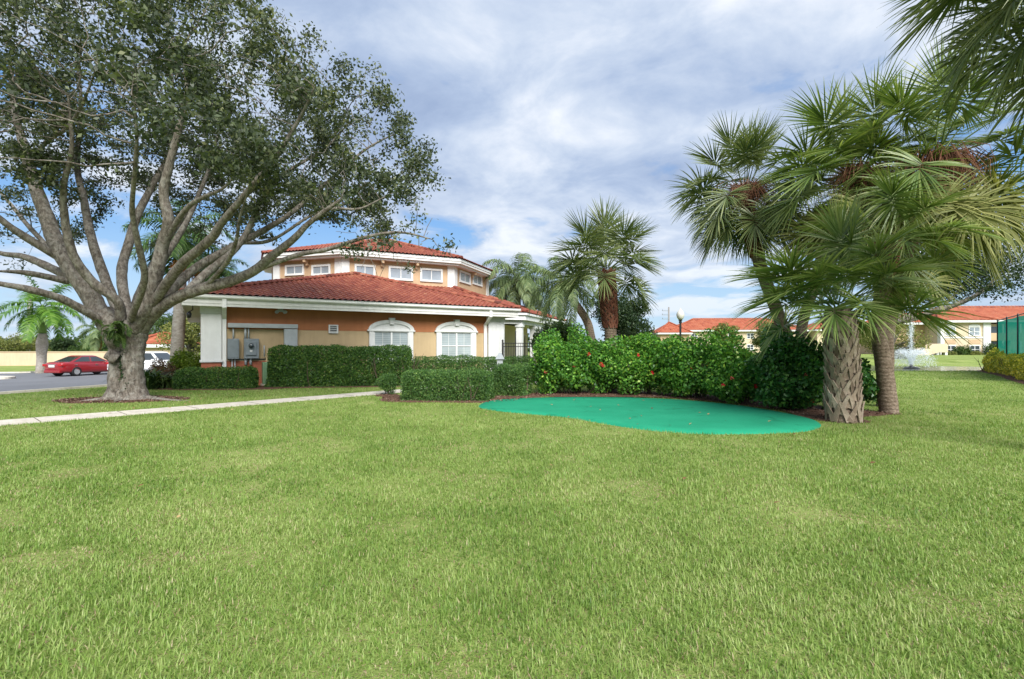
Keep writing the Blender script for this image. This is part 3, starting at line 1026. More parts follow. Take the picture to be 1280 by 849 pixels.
# ------------------------------------------------------------------ ground
def poly_in(p, poly):
    x, y = p[:, 0], p[:, 1]
    ins = np.zeros(len(p), bool)
    q = np.array(poly); n = len(q)
    j = n - 1
    for i in range(n):
        c = ((q[i, 1] > y) != (q[j, 1] > y)) & (x < (q[j, 0] - q[i, 0]) * (y - q[i, 1]) / (q[j, 1] - q[i, 1] + 1e-12) + q[i, 0])
        ins ^= c; j = i
    return ins


def poly_area(q):
    x, y = q[:, 0], q[:, 1]
    return 0.5 * float(np.sum(x * np.roll(y, -1) - np.roll(x, -1) * y))


def smooth_loop(P, per=8):
    P = np.array(P, float); n = len(P); out = []
    for i in range(n):
        a, b, c, d = P[i - 1], P[i], P[(i + 1) % n], P[(i + 2) % n]
        for k in range(per):
            t = k / per
            out.append(0.5 * (2 * b + (c - a) * t + (2 * a - 5 * b + 4 * c - d) * t * t + (3 * b - a - 3 * c + d) * t ** 3))
    return np.array(out)


def lawn_mat(name, gain=1.0):
    m, nt, out = new_mat(name)
    n1 = noise(nt, 0.45, 5, 0.6)
    n2 = noise(nt, 9, 6, 0.7)
    n3 = noise(nt, 70, 3, 0.7)
    f = math_n(nt, 'ADD', math_n(nt, 'MULTIPLY', n1, 0.45), math_n(nt, 'ADD', math_n(nt, 'MULTIPLY', n2, 0.3), math_n(nt, 'MULTIPLY', n3, 0.25)))
    g = gain
    r = ramp(nt, [(0.30, (0.055 * g, 0.07 * g, 0.022 * g)), (0.43, (0.15 * g, 0.21 * g, 0.045 * g)), (0.54, (0.24 * g, 0.30 * g, 0.085 * g)), (0.70, (0.33 * g, 0.28 * g, 0.15 * g))], f)
    b = N(nt, 'ShaderNodeBsdfPrincipled', Roughness=0.9)
    b.inputs['Specular IOR Level'].default_value = 0.1
    nt.links.new(r.outputs[0], b.inputs['Base Color'])
    bp = N(nt, 'ShaderNodeBump', Strength=0.7, Distance=0.04)
    nt.links.new(math_n(nt, 'ADD', n3, n2), bp.inputs['Height']); nt.links.new(bp.outputs[0], b.inputs['Normal'])
    nt.links.new(b.outputs[0], out.inputs[0])
    return m


def axis_lines(a, b, step, far):
    mid = list(np.arange(a, b + 1e-6, step))
    lo, hi, s = [], [], step
    x0, x1 = mid[0], mid[-1]
    while s < far:
        s *= 1.45
        x0 -= s; x1 += s
        lo.append(x0); hi.append(x1)
    return np.array(lo[::-1] + mid + hi)


M['lawn'] = lawn_mat('lawn_soil_and_thatch', 0.95)
gx = axis_lines(-52, 58, 0.9, 300); gy = axis_lines(-8, 74, 0.8, 400)
X, Y = np.meshgrid(gx, gy)
Z = gz(X, Y)
nx, ny = len(gx), len(gy)
idx = np.arange(nx * ny).reshape(ny, nx)
gf = np.stack([idx[:-1, :-1], idx[:-1, 1:], idx[1:, 1:], idx[1:, :-1]], -1).reshape(-1, 4)
g = link('lawn', np_mesh('lawn', np.stack([X, Y, Z], -1).reshape(-1, 3), gf, M['lawn'], None, True))
tag(g, 'green St Augustine lawn running to the horizon', None, None, 'structure')

# putting green
GREEN = smooth_loop([gr(*q) for q in [(597, 508), (612, 502), (645, 499), (700, 497.5), (760, 497.5), (820, 499), (880, 503), (940, 510), (1000, 521),
                                      (1027, 530), (1018, 538), (980, 542), (900, 543.5), (842, 541.5), (795, 536.5), (750, 529.5), (705, 522), (655, 517.5), (612, 513)]], 6)
m, nt, out = new_mat('turquoise_turf')
b = N(nt, 'ShaderNodeBsdfPrincipled', Roughness=0.85); b.inputs['Specular IOR Level'].default_value = 0.15
c = ramp(nt, [(0.30, (0.010, 0.180, 0.092)), (0.5, (0.013, 0.230, 0.122)), (0.72, (0.024, 0.275, 0.150))],
         math_n(nt, 'ADD', math_n(nt, 'MULTIPLY', noise(nt, 0.8, 5, 0.6), 0.6), math_n(nt, 'MULTIPLY', noise(nt, 45, 3, 0.7), 0.4))).outputs[0]
st = ramp(nt, [(0.36, (0.35, 0.42, 0.36)), (0.43, (1, 1, 1))], noise(nt, 1.5, 6, 0.7, dist=0.8)).outputs[0]
nt.links.new(mixc(nt, 0.4, c, st, 'MULTIPLY'), b.inputs['Base Color'])
bp = N(nt, 'ShaderNodeBump', Strength=0.5, Distance=0.01); nt.links.new(noise(nt, 160, 2, 0.7), bp.inputs['Height']); nt.links.new(bp.outputs[0], b.inputs['Normal'])
nt.links.new(b.outputs[0], out.inputs[0]); M['turf'] = m
mb = MB()
gc = GREEN.mean(0)
n = len(GREEN)
rings = [1.0, 0.985, 0.8, 0.5]
vv = []
for k, s in enumerate(rings):
    for q in GREEN:
        p = gc + (q - gc) * s
        vv.append((p[0], p[1], (-0.02, 0.03, 0.034, 0.038)[k] + 0.008 * math.sin(p[0] * 1.3) * (k > 1)))
ff = [(k * n + i, k * n + (i + 1) % n, (k + 1) * n + (i + 1) % n, (k + 1) * n + i) for k in range(3) for i in range(n)]
vv.append((gc[0], gc[1], 0.04))
ff += [(3 * n + i, 3 * n + (i + 1) % n, 4 * n) for i in range(n)]
if poly_area(GREEN) < 0: ff = [f[::-1] for f in ff]
mb.add(vv, ff)
og = mb.build('putting_green', M['turf'], smooth=True)
tag(og, 'kidney shaped putting green of turquoise artificial turf in front of the flowering hedge', 'putting green')

# footpath
PATH_C = catmull([(-19.5, 0.3), (-14.2, 6.55), (-10.75, 10.7), (-8.4, 13.4), (-4.5, 18.0), (-2.9, 19.75), (-0.6, 21.0), (1.6, 24.0), (2.6, 25.6)], 8)
PW = 0.98
t = np.gradient(PATH_C, axis=0); t /= np.linalg.norm(t, axis=1)[:, None]
pn = np.stack([-t[:, 1], t[:, 0]], 1)
PL, PR = PATH_C + pn * PW / 2, PATH_C - pn * PW / 2
PATH_POLY = np.vstack([PL, PR[::-1]])
mb = MB()
k = len(PATH_C)
vv = [(*p, 0.022) for p in PL] + [(*p, 0.022) for p in PR] + [(*p, -0.05) for p in PL] + [(*p, -0.05) for p in PR]
ff = []
for i in range(k - 1):
    ff += [(i, k + i, k + i + 1, i + 1), (2 * k + i, i, i + 1, 2 * k + i + 1), (k + i, 3 * k + i, 3 * k + i + 1, k + i + 1)]
mb.add(vv, ff)
op = mb.build('footpath', M['concrete'])
tag(op, 'pale concrete footpath crossing the lawn', None, None, 'structure')
# saw-cut joints every 1.5 m, as thin dark strips 4 mm above
M['joint'] = surf('joint_dirt', (0.12, 0.10, 0.07), 0.9, 0.2, 8)
mb = MB()
s = np.concatenate([[0], np.cumsum(np.linalg.norm(np.diff(PATH_C, axis=0), axis=1))])
for q in np.arange(0.7, s[-1], 1.5):
    c = np.array([np.interp(q, s, PATH_C[:, 0]), np.interp(q, s, PATH_C[:, 1])]); i = int(np.searchsorted(s, q)) - 1
    mb.box((c[0], c[1], 0.024), (0.015, PW - 0.02, 0.006), [np.array([*t[i], 0]), np.array([*pn[i], 0]), (0, 0, 1)])
tag(mb.build('footpath_joints', M['joint']), None, None, None, 'structure')

# road
ROAD = [(-28.5, 1.0), (-22.8, 22.8), (-21.75, 27.0), (-20.9, 31.0), (-18.8, 36.0), (-17.5, 44.0), (-21.0, 46.4), (-38.0, 43.0), (-42.0, 40.6), (-70.0, 35.0), (-90, 30), (-90, 1.0)]
m, nt, out = new_mat('asphalt')
b = N(nt, 'ShaderNodeBsdfPrincipled', Roughness=0.85); b.inputs['Specular IOR Level'].default_value = 0.2
f = math_n(nt, 'ADD', math_n(nt, 'MULTIPLY', noise(nt, 0.35, 4), 0.5), math_n(nt, 'MULTIPLY', noise(nt, 60, 3, 0.7), 0.5))
nt.links.new(ramp(nt, [(0.3, (0.10, 0.105, 0.115)), (0.7, (0.165, 0.17, 0.185))], f).outputs[0], b.inputs['Base Color'])
nt.links.new(b.outputs[0], out.inputs[0]); M['asphalt'] = m
mb = MB()
mb.add([(*p, -0.494) for p in ROAD], [tuple(range(len(ROAD)))[::-1] if False else tuple(range(len(ROAD)))])
tag(mb.build('road', M['asphalt']), 'grey asphalt drive beyond the oak', None, None, 'structure')


def kerb(pts, z, w=0.22, h=0.11):
    mb = MB()
    pts = np.array(pts, float)
    tt = np.gradient(pts, axis=0); tt /= np.linalg.norm(tt, axis=1)[:, None]
    nn = np.stack([-tt[:, 1], tt[:, 0]], 1)
    k = len(pts)
    vs = []
    for off, zz in ((-w / 2, -0.1), (-w / 2 + 0.02, h), (w / 2 - 0.02, h), (w / 2, -0.1)):
        vs += [(*(p + q * off), z + zz) for p, q in zip(pts, nn)]
    fs = [(r * k + i, r * k + i + 1, (r + 1) * k + i + 1, (r + 1) * k + i) for r in range(3) for i in range(k - 1)]
    mb.add(vs, fs)
    o = mb.build('kerb', M['kerb'])
    return tag(o, None, None, None, 'structure')


kerb(catmull(ROAD[0:6], 5), -0.5)
kerb(catmull(ROAD[5:11], 5), -0.5)
# traffic island at the left edge
isl = smooth_loop([(-36.0, 33.2), (-33.6, 33.0), (-33.0, 33.7), (-34.0, 34.8), (-38, 35.6), (-42, 35.5), (-42, 33.6)], 5)
mb = MB(); mb.prism([(*p, -0.5) for p in isl], (0, 0, 0.14))
tag(mb.build('traffic_island', M['kerb']), None, None, None, 'structure')

# pond water
m, nt, out = new_mat('pond_water')
b = N(nt, 'ShaderNodeBsdfPrincipled', Roughness=0.12)
b.inputs['Base Color'].default_value = (0.10, 0.115, 0.085, 1); b.inputs['Specular IOR Level'].default_value = 0.6
bp = N(nt, 'ShaderNodeBump', Strength=0.35, Distance=0.05); nt.links.new(noise(nt, 2.5, 4, 0.6), bp.inputs['Height']); nt.links.new(bp.outputs[0], b.inputs['Normal'])
nt.links.new(b.outputs[0], out.inputs[0]); M['water'] = m
mb = MB()
n = 48
mb.add([(POND[0] + POND[2] * 1.12 * math.cos(2 * PI * i / n), POND[1] + POND[3] * 1.12 * math.sin(2 * PI * i / n), -0.09) for i in range(n)], [tuple(range(n))])
tag(mb.build('pond_water', M['water']), 'pond behind the palms', None, None, 'structure')

# mulch beds
M['mulch'] = surf('mulch', (0.15, 0.085, 0.058), 0.95, 0.3, 14, 1.0, 60, 0.1, col2=(0.045, 0.026, 0.018))
OAK_BASE = np.array([-11.7, 15.5])
BEDS = {
    'oak': smooth_loop([OAK_BASE + q for q in [(-1.9, -0.35), (-0.9, -0.95), (0.4, -0.85), (1.6, -0.3), (1.75, 0.35), (0.9, 0.9), (-0.5, 1.1), (-1.6, 0.6)]], 5),
    'hib': smooth_loop([(0.7, 16.55), (2.2, 16.45), (4.4, 16.25), (5.7, 15.1), (6.35, 13.9), (6.75, 12.6), (6.62, 11.3), (7.0, 10.72), (7.6, 10.85), (7.9, 11.6), (8.8, 12.0), (9.35, 12.3), (8.9, 12.9), (8.2, 14.4), (6.8, 17.0), (4, 18.4), (1.2, 18.2)], 4),
    'front': smooth_loop([(-3.75, 14.95), (-2.0, 14.72), (-0.3, 14.7), (0.4, 15.6), (0.9, 16.2), (0.9, 17.6), (-1, 17.6), (-3.5, 16.6), (-4.2, 17.5), (-4.55, 16.9), (-4.1, 16.2)], 4),
    'wall': smooth_loop([(-13.2, 19.1), (-9.4, 19.25), (-8.6, 19.95), (-6.0, 20.3), (-3.6, 20.7), (-3.2, 21.8), (-5, 23.2), (-9, 21.6), (-12.4, 20.4), (-14, 20.6)], 4),
    'croton': smooth_loop([(31.9, 35.3), (27.4, 29.0), (23.4, 23.9), (19.0, 17.6), (20.6, 16.4), (25.2, 22.4), (34.0, 34.0), (34.0, 36.0)], 4),
}
for key, P in BEDS.items():
    mb = MB()
    P = np.array(P); c = P.mean(0); n = len(P)
    vv = [(p[0], p[1], float(gz(p[0], p[1])) + 0.005) for p in P]
    vv += [(*(c + (p - c) * 0.9), float(gz(*(c + (p - c) * 0.9))) + 0.028) for p in P]
    ff = [(i, (i + 1) % n, n + (i + 1) % n, n + i) for i in range(n)] + [tuple(range(n, 2 * n))]
    mb.add(vv, ff)
    tag(mb.build('mulch_bed', M['mulch']), None, None, None, 'structure')
# loose chips on the two beds that lie in the open
r = np.random.default_rng(5)
pts = []
for key, cnt in (('oak', 2600), ('hib', 3600), ('front', 1200)):
    P = np.array(BEDS[key]); lo, hi = P.min(0), P.max(0)
    q = lo + r.random((cnt, 2)) * (hi - lo); q = q[poly_in(q, P)]
    pts.append(np.column_stack([q, np.full(len(q), 0.035)]))
pts = np.concatenate(pts)
M['chips'] = leafmat('bark_chips', [(0, (0.05, 0.028, 0.02)), (0.5, (0.15, 0.09, 0.065)), (1, (0.30, 0.22, 0.17))], 0.0, 0.9, 3, 0.2, 0.1)
o = link('mulch_chips', leaf_mesh('mulch_chips', pts, 0.07, 0.03, M['chips'], None, 0, 3, 1.2))
tag(o, 'loose brown bark chips on the beds', None, None, 'stuff')


# ------------------------------------------------------------------ grass blades
def blades(zone, dens, Lr, Wd, segs, r, seed, fade=(0, 0)):
    y0, y1, x0, x1 = zone
    area = (y1 - y0) * (x1 - x0)
    n = int(area * dens)
    p = np.column_stack([x0 + r.random(n) * (x1 - x0), y0 + r.random(n) * (y1 - y0)])
    y0b, y1b = fade
    q_ = np.ones(n)
    if y0b: q_ *= np.clip((p[:, 1] - y0) / (y0b - y0), 0, 1)
    if y1b: q_ *= np.clip((y1 - p[:, 1]) / (y1 - y1b), 0, 1)
    keep = (np.abs(p[:, 0]) < p[:, 1] * 1.03 + 1.6) & (r.random(n) < q_)
    p = p[keep]
    for poly in [GREEN, PATH_POLY, ROAD] + list(BEDS.values()):
        p = p[~poly_in(p, poly)]
    # thin worn patches
    th = vnoise(p, 1.2, 77, 4)
    p = p[r.random(len(p)) < np.clip(1.12 - 0.45 * np.clip(th, 0, 1), 0, 1)]
    sdv = (p[:, 0] + 22.8) * -0.968 + (p[:, 1] - 22.8) * 0.252
    p = p[sdv < -0.15]
    p = p[((p[:, 0] - POND[0]) / POND[2]) ** 2 + ((p[:, 1] - POND[1]) / POND[3]) ** 2 > 0.95]
    n = len(p)
    z = gz(p[:, 0], p[:, 1])
    az = r.random(n) * 6.283
    hgt = np.clip(1 + 0.3 * vnoise(p, 0.5, 79, 3), 0.6, 1.5)
    L = Lr * r.uniform(0.55, 1.3, n) * hgt
    lean = r.uniform(0.15, 1.25, n)
    d = np.column_stack([np.cos(az), np.sin(az)])
    w = np.column_stack([-np.sin(az), np.cos(az)])
    ww = Wd * r.uniform(0.7, 1.3, n)
    tone = np.clip(0.45 + 0.2 * vnoise(p, 1.3, 80, 4) + 0.10 * vnoise(p, 0.3, 81, 2) + r.normal(size=n) * 0.19, 0, 1)
    worn = sstep(0.28, 0.85, vnoise(p, 0.7, 82, 4)) * (0.5 + 0.5 * sstep(-0.4, 0.4, vnoise(p, 5.0, 84, 2)))
    dead = r.random(n) < 0.13 + 0.6 * worn
    L = L * (1 - 0.45 * worn) * np.where(dead, 0.75, 1.0)
    lean = np.where(dead, lean * 1.3 + 0.3, lean)
    tone = np.where(dead, r.uniform(0.82, 1.0, n), tone * 0.8)
    rows, prof = [], ([1.0, 0.9, 0.55, 0.06] if segs == 3 else [1.0, 0.08])
    for k in range(segs + 1):
        t = k / segs
        ang = lean * (0.35 + 0.75 * t)
        out_ = L * t * np.sin(ang * 0.85); up = L * t * np.cos(ang)
        cx = p + d * out_[:, None]
        for sg in (-1, 1):
            q = cx + w * (sg * ww * prof[k] / 2)[:, None]
            rows.append(np.column_stack([q, z - 0.004 + np.maximum(up, 0.003)]))
    m = 2 * (segs + 1)
    V = np.stack(rows, 1).reshape(-1, 3)
    base = (np.arange(n) * m)[:, None]
    Fs = np.concatenate([base + np.array([2 * k, 2 * k + 1, 2 * k + 3, 2 * k + 2])[None] for k in range(segs)], 0)
    return V, Fs, np.repeat(tone, m)


M['grass'] = leafmat('grass_blade', [(0.0, (0.078, 0.15, 0.024)), (0.3, (0.165, 0.265, 0.048)), (0.55, (0.27, 0.36, 0.10)), (0.74, (0.37, 0.41, 0.17)), (0.84, (0.42, 0.37, 0.21)), (1.0, (0.27, 0.17, 0.11))],
                     0.35, 0.45, 0.5, 0.08, 0.3, (1.2, 1.3, 0.7))
r = np.random.default_rng(11)
parts = [blades((1.6, 5.2, -7.5, 7.5), 6500, 0.052, 0.0062, 3, r, 1, (0, 3.4)),
         blades((3.4, 11.0, -13, 13), 2600, 0.055, 0.0078, 3, r, 2, (5.2, 6.5)),
         blades((6.5, 19.0, -21, 21), 1000, 0.054, 0.012, 1, r, 3, (11.0, 13.0)),
         blades((13.0, 28.0, -27, 30), 330, 0.052, 0.02, 1, r, 4, (19.0, 22.0)),
         blades((22.0, 36.0, -24, 36), 130, 0.05, 0.035, 1, r, 5, (28.0, 0))]
b, V, Fs, A = 0, [], [], []
for v, f, a in parts:
    V.append(v); Fs.append(f + b); A.append(a); b += len(v)
o = link('grass', np_mesh('grass', np.concatenate(V), np.concatenate(Fs), M['grass'], np.concatenate(A)))
tag(o, 'short coarse green grass with straw coloured patches', None, None, 'stuff')

# stray fallen leaves on the lawn and the turf
pl = []
for (x0, x1, y0, y1, n) in ((-7, 7, 4, 9, 14), (-14, 14, 9, 17, 45), (-1, 8, 10, 16.5, 40), (-14.5, -8.5, 13, 18, 140)):
    q = np.column_stack([r.uniform(x0, x1, n), r.uniform(y0, y1, n)])
    pl.append(np.column_stack([q, np.where(poly_in(q, GREEN), 0.05, 0.04)]))
pl = np.concatenate(pl)
M['fallen'] = leafmat('fallen_leaf', [(0, (0.10, 0.05, 0.025)), (0.5, (0.25, 0.14, 0.07)), (1, (0.40, 0.30, 0.14))], 0.05, 0.8, 3, 0.2, 0.1)
tag(link('fallen_leaves', leaf_mesh('fallen_leaves', pl, 0.075, 0.04, M['fallen'], None, 0, 17, 2.5)), 'scattered brown fallen leaves', None, None, 'stuff')
# ------------------------------------------------------------------ tiled roofs
def tiled(mb, ea, eb, tb, ta, pitch=0.25, course=0.35, hgt=0.055, step=0.03, seed=0, per=6):
    """barrel tiles over the facet eave a-b, top a-b (straight lines)"""
    ea, eb, ta, tb = [np.array(q, float) for q in (ea, eb, ta, tb)]
    s_ax = eb - ea; L = np.linalg.norm(s_ax); s_ax /= L
    nrm = np.cross(s_ax, (ta + tb) / 2 - (ea + eb) / 2); nrm /= np.linalg.norm(nrm)
    if nrm[2] < 0: nrm = -nrm
    t_ax = np.cross(nrm, s_ax); t_ax *= 1 if t_ax @ ((ta + tb) / 2 - ea) > 0 else -1

    def st(p): return np.array([(p - ea) @ s_ax, (p - ea) @ t_ax])
    A, B, C, D = st(ea), st(eb), st(tb), st(ta)
    s0, s1 = min(A[0], D[0]), max(B[0], C[0])

    def trange(s):
        hi, lo = [], []
        poly = [A, B, C, D]
        for i in range(4):
            p, q = poly[i], poly[(i + 1) % 4]
            if abs(q[0] - p[0]) < 1e-9: continue
            k = (s - p[0]) / (q[0] - p[0])
            if -1e-6 <= k <= 1 + 1e-6: hi.append(p[1] + (q[1] - p[1]) * k)
        return (min(hi), max(hi)) if hi else (0, 0)
    ns = int(round((s1 - s0) / pitch)) * per
    cols = np.linspace(s0 + 1e-4, s1 - 1e-4, ns + 1)
    rg = np.array([trange(s) for s in cols])
    nk = int(math.ceil(rg[:, 1].max() / course))
    r = np.random.default_rng(seed)
    tone = np.clip(r.normal(0.52, 0.14, (nk + 1, ns // per + 2)), 0, 1)
    V, Fc, R = [], [], []
    b = len(mb.v)
    cnt = 0
    for k in range(nk):
        lo = np.clip(k * course, rg[:, 0], rg[:, 1]); hi = np.clip((k + 1) * course, rg[:, 0], rg[:, 1])
        ph = 2 * PI * (cols - s0) / pitch
        wv = hgt * (0.5 - 0.5 * np.cos(ph)) ** 0.8
        j = np.minimum(((cols - s0) / pitch).astype(int), ns // per)
        for tt, extra in ((lo, step), (hi, 0.0)):
            P = ea + cols[:, None] * s_ax + tt[:, None] * t_ax + (wv + extra)[:, None] * nrm
            V.append(P); R.append(tone[k, j])
        w = ns + 1
        ok = np.where((hi[:-1] - lo[:-1] > 1e-3) | (hi[1:] - lo[1:] > 1e-3))[0]
        for i in ok: Fc.append((cnt + i, cnt + i + 1, cnt + w + i + 1, cnt + w + i))
        if k:   # riser to the course below
            ok2 = ok
            for i in ok2: Fc.append((cnt - w + i, cnt - w + i + 1, cnt + i + 1, cnt + i))
        cnt += 2 * w
    V = np.concatenate(V); R = np.concatenate(R)
    mb.add(V, Fc, 0, list(R))


def ridge_tiles(mb, p, q, rad=0.13, ln=0.36, seed=0):
    p, q = np.array(p, float), np.array(q, float)
    d = q - p; L = np.linalg.norm(d); d /= L
    side = np.cross(d, (0, 0, 1)); side /= np.linalg.norm(side); up = np.cross(side, d)
    r = np.random.default_rng(seed)
    n = max(1, int(L / ln))
    for i in range(n):
        a, b_ = p + d * L * i / n, p + d * L * (i + 1.12) / n
        vs = []
        for c, rr in ((a, rad * 1.12), (b_, rad * 0.9)):
            for k in range(7):
                th = PI * k / 6
                vs.append(c + side * rr * math.cos(th) + up * (rr * math.sin(th) * 0.9 + 0.0))
        fs = [(k, k + 1, 8 + k, 7 + k) for k in range(6)] + [tuple(range(7))]
        mb.add(vs, fs, 0, float(np.clip(r.normal(0.5, 0.2), 0, 1)))


# ------------------------------------------------------------------ clubhouse
W = Frame((-12.26, 20.23), 31.5)
EB, ET = 3.25, 3.63           # underside and top of the eaves
club = empty('clubhouse', (-8.0, 26.0, 0), 'single storey clubhouse in orange and cream stucco with red tiled roof and octagonal clerestory', 'building')
UL = 13.72
zb1 = W.pix(372, 412.7)[1]    # orange band starts
zb0 = W.pix(300, 451.5)[1]    # top of the terracotta plinth
mb = MB()
W.box(mb, 0, UL, 0, 16, -0.1, zb0, 2)
W.box(mb, 0.012, UL - 0.012, 0.012, 16, zb0, zb1, 1)
W.box(mb, 0, UL, 0, 16, zb1, EB - 0.02, 0)
uc = W.pix(333, 450)[0]
mb.build('wall', [M['orange'], M['cream'], M['terra']], club)
# plinth right of the meters is painted cream too
mb = MB(); W.box(mb, uc, UL - 0.4, -0.02, -0.001, -0.1, zb0 + 0.004)
mb.build('plinth_panel', M['cream'], club)
# corner piers
mb = MB()
u0, u1 = W.pix(252, 420)[0], W.pix(277, 420)[0]
W.box(mb, u0 - 0.03, u1, -0.16, 0.5, zb0 + 0.06, EB - 0.02)
W.box(mb, u0 - 0.07, u1 + 0.04, -0.22, 0.5, zb0 - 0.03, zb0 + 0.06)
W.box(mb, u0 - 0.06, u1 + 0.03, -0.2, 0.5, EB - 0.32, EB - 0.022)
mb.build('corner_pier', M['white'], club, bevel=0.012)
mb = MB(); W.box(mb, u0 - 0.02, u1 - 0.02, -0.15, 0.45, -0.1, zb0 - 0.03); mb.build('pier_plinth', M['terra'], club)
mb = MB()
u2, u3 = W.pix(609, 420)[0], W.pix(627, 420)[0]
W.box(mb, u2, u3 + 0.05, -0.16, 0.5, -0.1, EB - 0.02)
for q in range(4):
    W.box(mb, u2 + 0.03 + q * (u3 - u2) / 4.2, u2 + 0.09 + q * (u3 - u2) / 4.2, -0.175, -0.16, 0.4, EB - 0.35)
W.box(mb, u2 - 0.05, u3 + 0.1, -0.22, 0.5, EB - 0.3, EB - 0.022)
W.box(mb, u2 - 0.05, u3 + 0.1, -0.22, 0.5, -0.1, 0.35)
mb.build('corner_pier', M['white'], club, bevel=0.012)
# eaves
OV = 0.62
mb = MB()
W.box(mb, -OV, UL + OV, -OV, 16, EB - 0.02, EB + 0.01)
mb.build('soffit', M['soffit'], club)
mb = MB()
W.box(mb, -OV - 0.03, UL + OV + 0.03, -OV - 0.03, -OV, EB - 0.06, ET - 0.10)
W.box(mb, -OV - 0.03, -OV, -OV + 0.001, 16, EB - 0.06, ET - 0.10)
W.box(mb, UL + OV, UL + OV + 0.03, -OV + 0.001, 6, EB - 0.06, ET - 0.10)
W.box(mb, -OV - 0.05, UL + OV + 0.05, -OV - 0.05, -OV - 0.032, EB + 0.05, EB + 0.09)
mb.build('fascia', M['fascia'], club)
mb = MB()
prof = [(0, 0.0), (-0.09, 0.015), (-0.125, 0.06), (-0.125, 0.13), (-0.14, 0.135), (-0.14, 0.15), (0, 0.15)]
for (ua, ub) in ((-OV - 0.15, UL + OV + 0.12),):
    mb.prism([W(ua, -OV - 0.034 + a, ET - 0.155 + z) for a, z in prof], W.d * (ub - ua))
mb.prism([W(-OV - 0.034 + a, -OV - 0.03, ET - 0.157 + z) for a, z in prof], W.n * 16)
mb.prism([W(UL + OV + 0.034 - a, -OV - 0.03, ET - 0.157 + z) for a, z in prof], W.n * 3)
mb.build('gutter', M['gutter'], club)


def downspout(u, vwall, zlow):
    mb = MB()
    pts = [W(u, -OV - 0.06, ET - 0.16), W(u, -OV - 0.06, EB - 0.08), W(u + 0.02, vwall - 0.05, EB - 0.5), W(u + 0.02, vwall - 0.05, zlow + 0.15), W(u - 0.02, vwall - 0.22, zlow)]
    for a, b_ in zip(pts[:-1], pts[1:]):
        d = b_ - a; L = np.linalg.norm(d); d = d / L
        s = W.d; mb.box((a + b_) / 2, (0.15, 0.09, L + 0.06), [s, np.cross(d, s), d])
    return mb.build('downspout', M['gutter'], club, bevel=0.008)


downspout(W.pix(279.5, 400)[0], 0.0, 0.5)
downspout(W.pix(605.5, 420)[0], 0.0, 0.05)

# roof
RID = W(7.75, 6.75, 5.87); RBK = W(7.75, 15.0, 5.87)
e0, e1 = W(-OV - 0.12, -OV - 0.12, ET), W(UL + OV + 0.12, -OV - 0.12, ET)
el, er = W(-OV - 0.12, 15, ET), W(UL + OV + 0.12, 15, ET)
mb = MB()
tiled(mb, e0, e1, RID, RID, seed=1)
tiled(mb, e1, er, RBK, RID, seed=2)
tiled(mb, el, e0, RID, RBK, seed=3)
up = np.array([0, 0, 0.05])
ridge_tiles(mb, e0 + up, RID + up, seed=1); ridge_tiles(mb, e1 + up, RID + up, seed=2); ridge_tiles(mb, RID + up, RBK + up, seed=3)
mb.build('roof', M['roof'], club)

# octagonal clerestory
dirs = [27, 72, 117, 162, 207, 252, 297, 342]
lens = [7.2, 6.5, 5.0, 5.03, 7.2, 6.5, 5.0, 5.03]
C = [np.array([-10.32, 31.0])]
for a, l in zip(dirs, lens): C.append(C[-1] + l * np.array([math.cos(math.radians(a)), math.sin(math.radians(a))]))
C = C[:8]
cen = np.mean(C, 0)


def offset(k, offs):
    """corner k (between edge k-1 and k) moved out by offs per edge"""
    def ln(i):
        a = math.radians(dirs[i]); nn = np.array([math.sin(a), -math.cos(a)]); return nn, nn @ C[i] + offs[i]
    n1, c1 = ln((k - 1) % 8); n2, c2 = ln(k)
    return np.linalg.solve(np.array([n1, n2]), np.array([c1, c2]))


def loop(o, z): return [np.array([*offset(k, [o] * 8), z]) for k in range(8)]


LZ0, LZ1, LZ2 = 4.2, 7.02, 7.48
mb = MB(); mb.prism(loop(0, LZ0), (0, 0, LZ1 - LZ0)); mb.build('clerestory_wall', M['peach'], club)
mb = MB()
mb.ring(loop(0.62, LZ1 + 0.10), loop(0.02, LZ1 + 0.10), (0, 0, LZ2 - LZ1 - 0.14))
mb.ring(loop(0.66, LZ1 + 0.24), loop(0.58, LZ1 + 0.24), (0, 0, 0.05))
mb.ring(loop(0.46, LZ1 - 0.02), loop(0.01, LZ1 - 0.02), (0, 0, 0.12))
mb.build('clerestory_fascia', M['white'], club)
for k in range(8):
    p = np.array([*C[k], 0]); o = p[:2] - cen; o /= np.linalg.norm(o)
    mb = MB()
    for s, e in ((1, k), (-1, (k - 1) % 8)):
        a = math.radians(dirs[e]); dd = np.array([math.cos(a), math.sin(a), 0]) * s; nn = np.array([math.sin(a), -math.cos(a), 0])
        mb.box(p + dd * 0.22 + nn * 0.035 + np.array([0, 0, (LZ0 + LZ1) / 2]), (0.46, 0.08, LZ1 - LZ0 - 0.03), [dd, nn, (0, 0, 1)])
    if k in (0, 1, 2, 7): mb.build('clerestory_pilaster', M['white'], club)


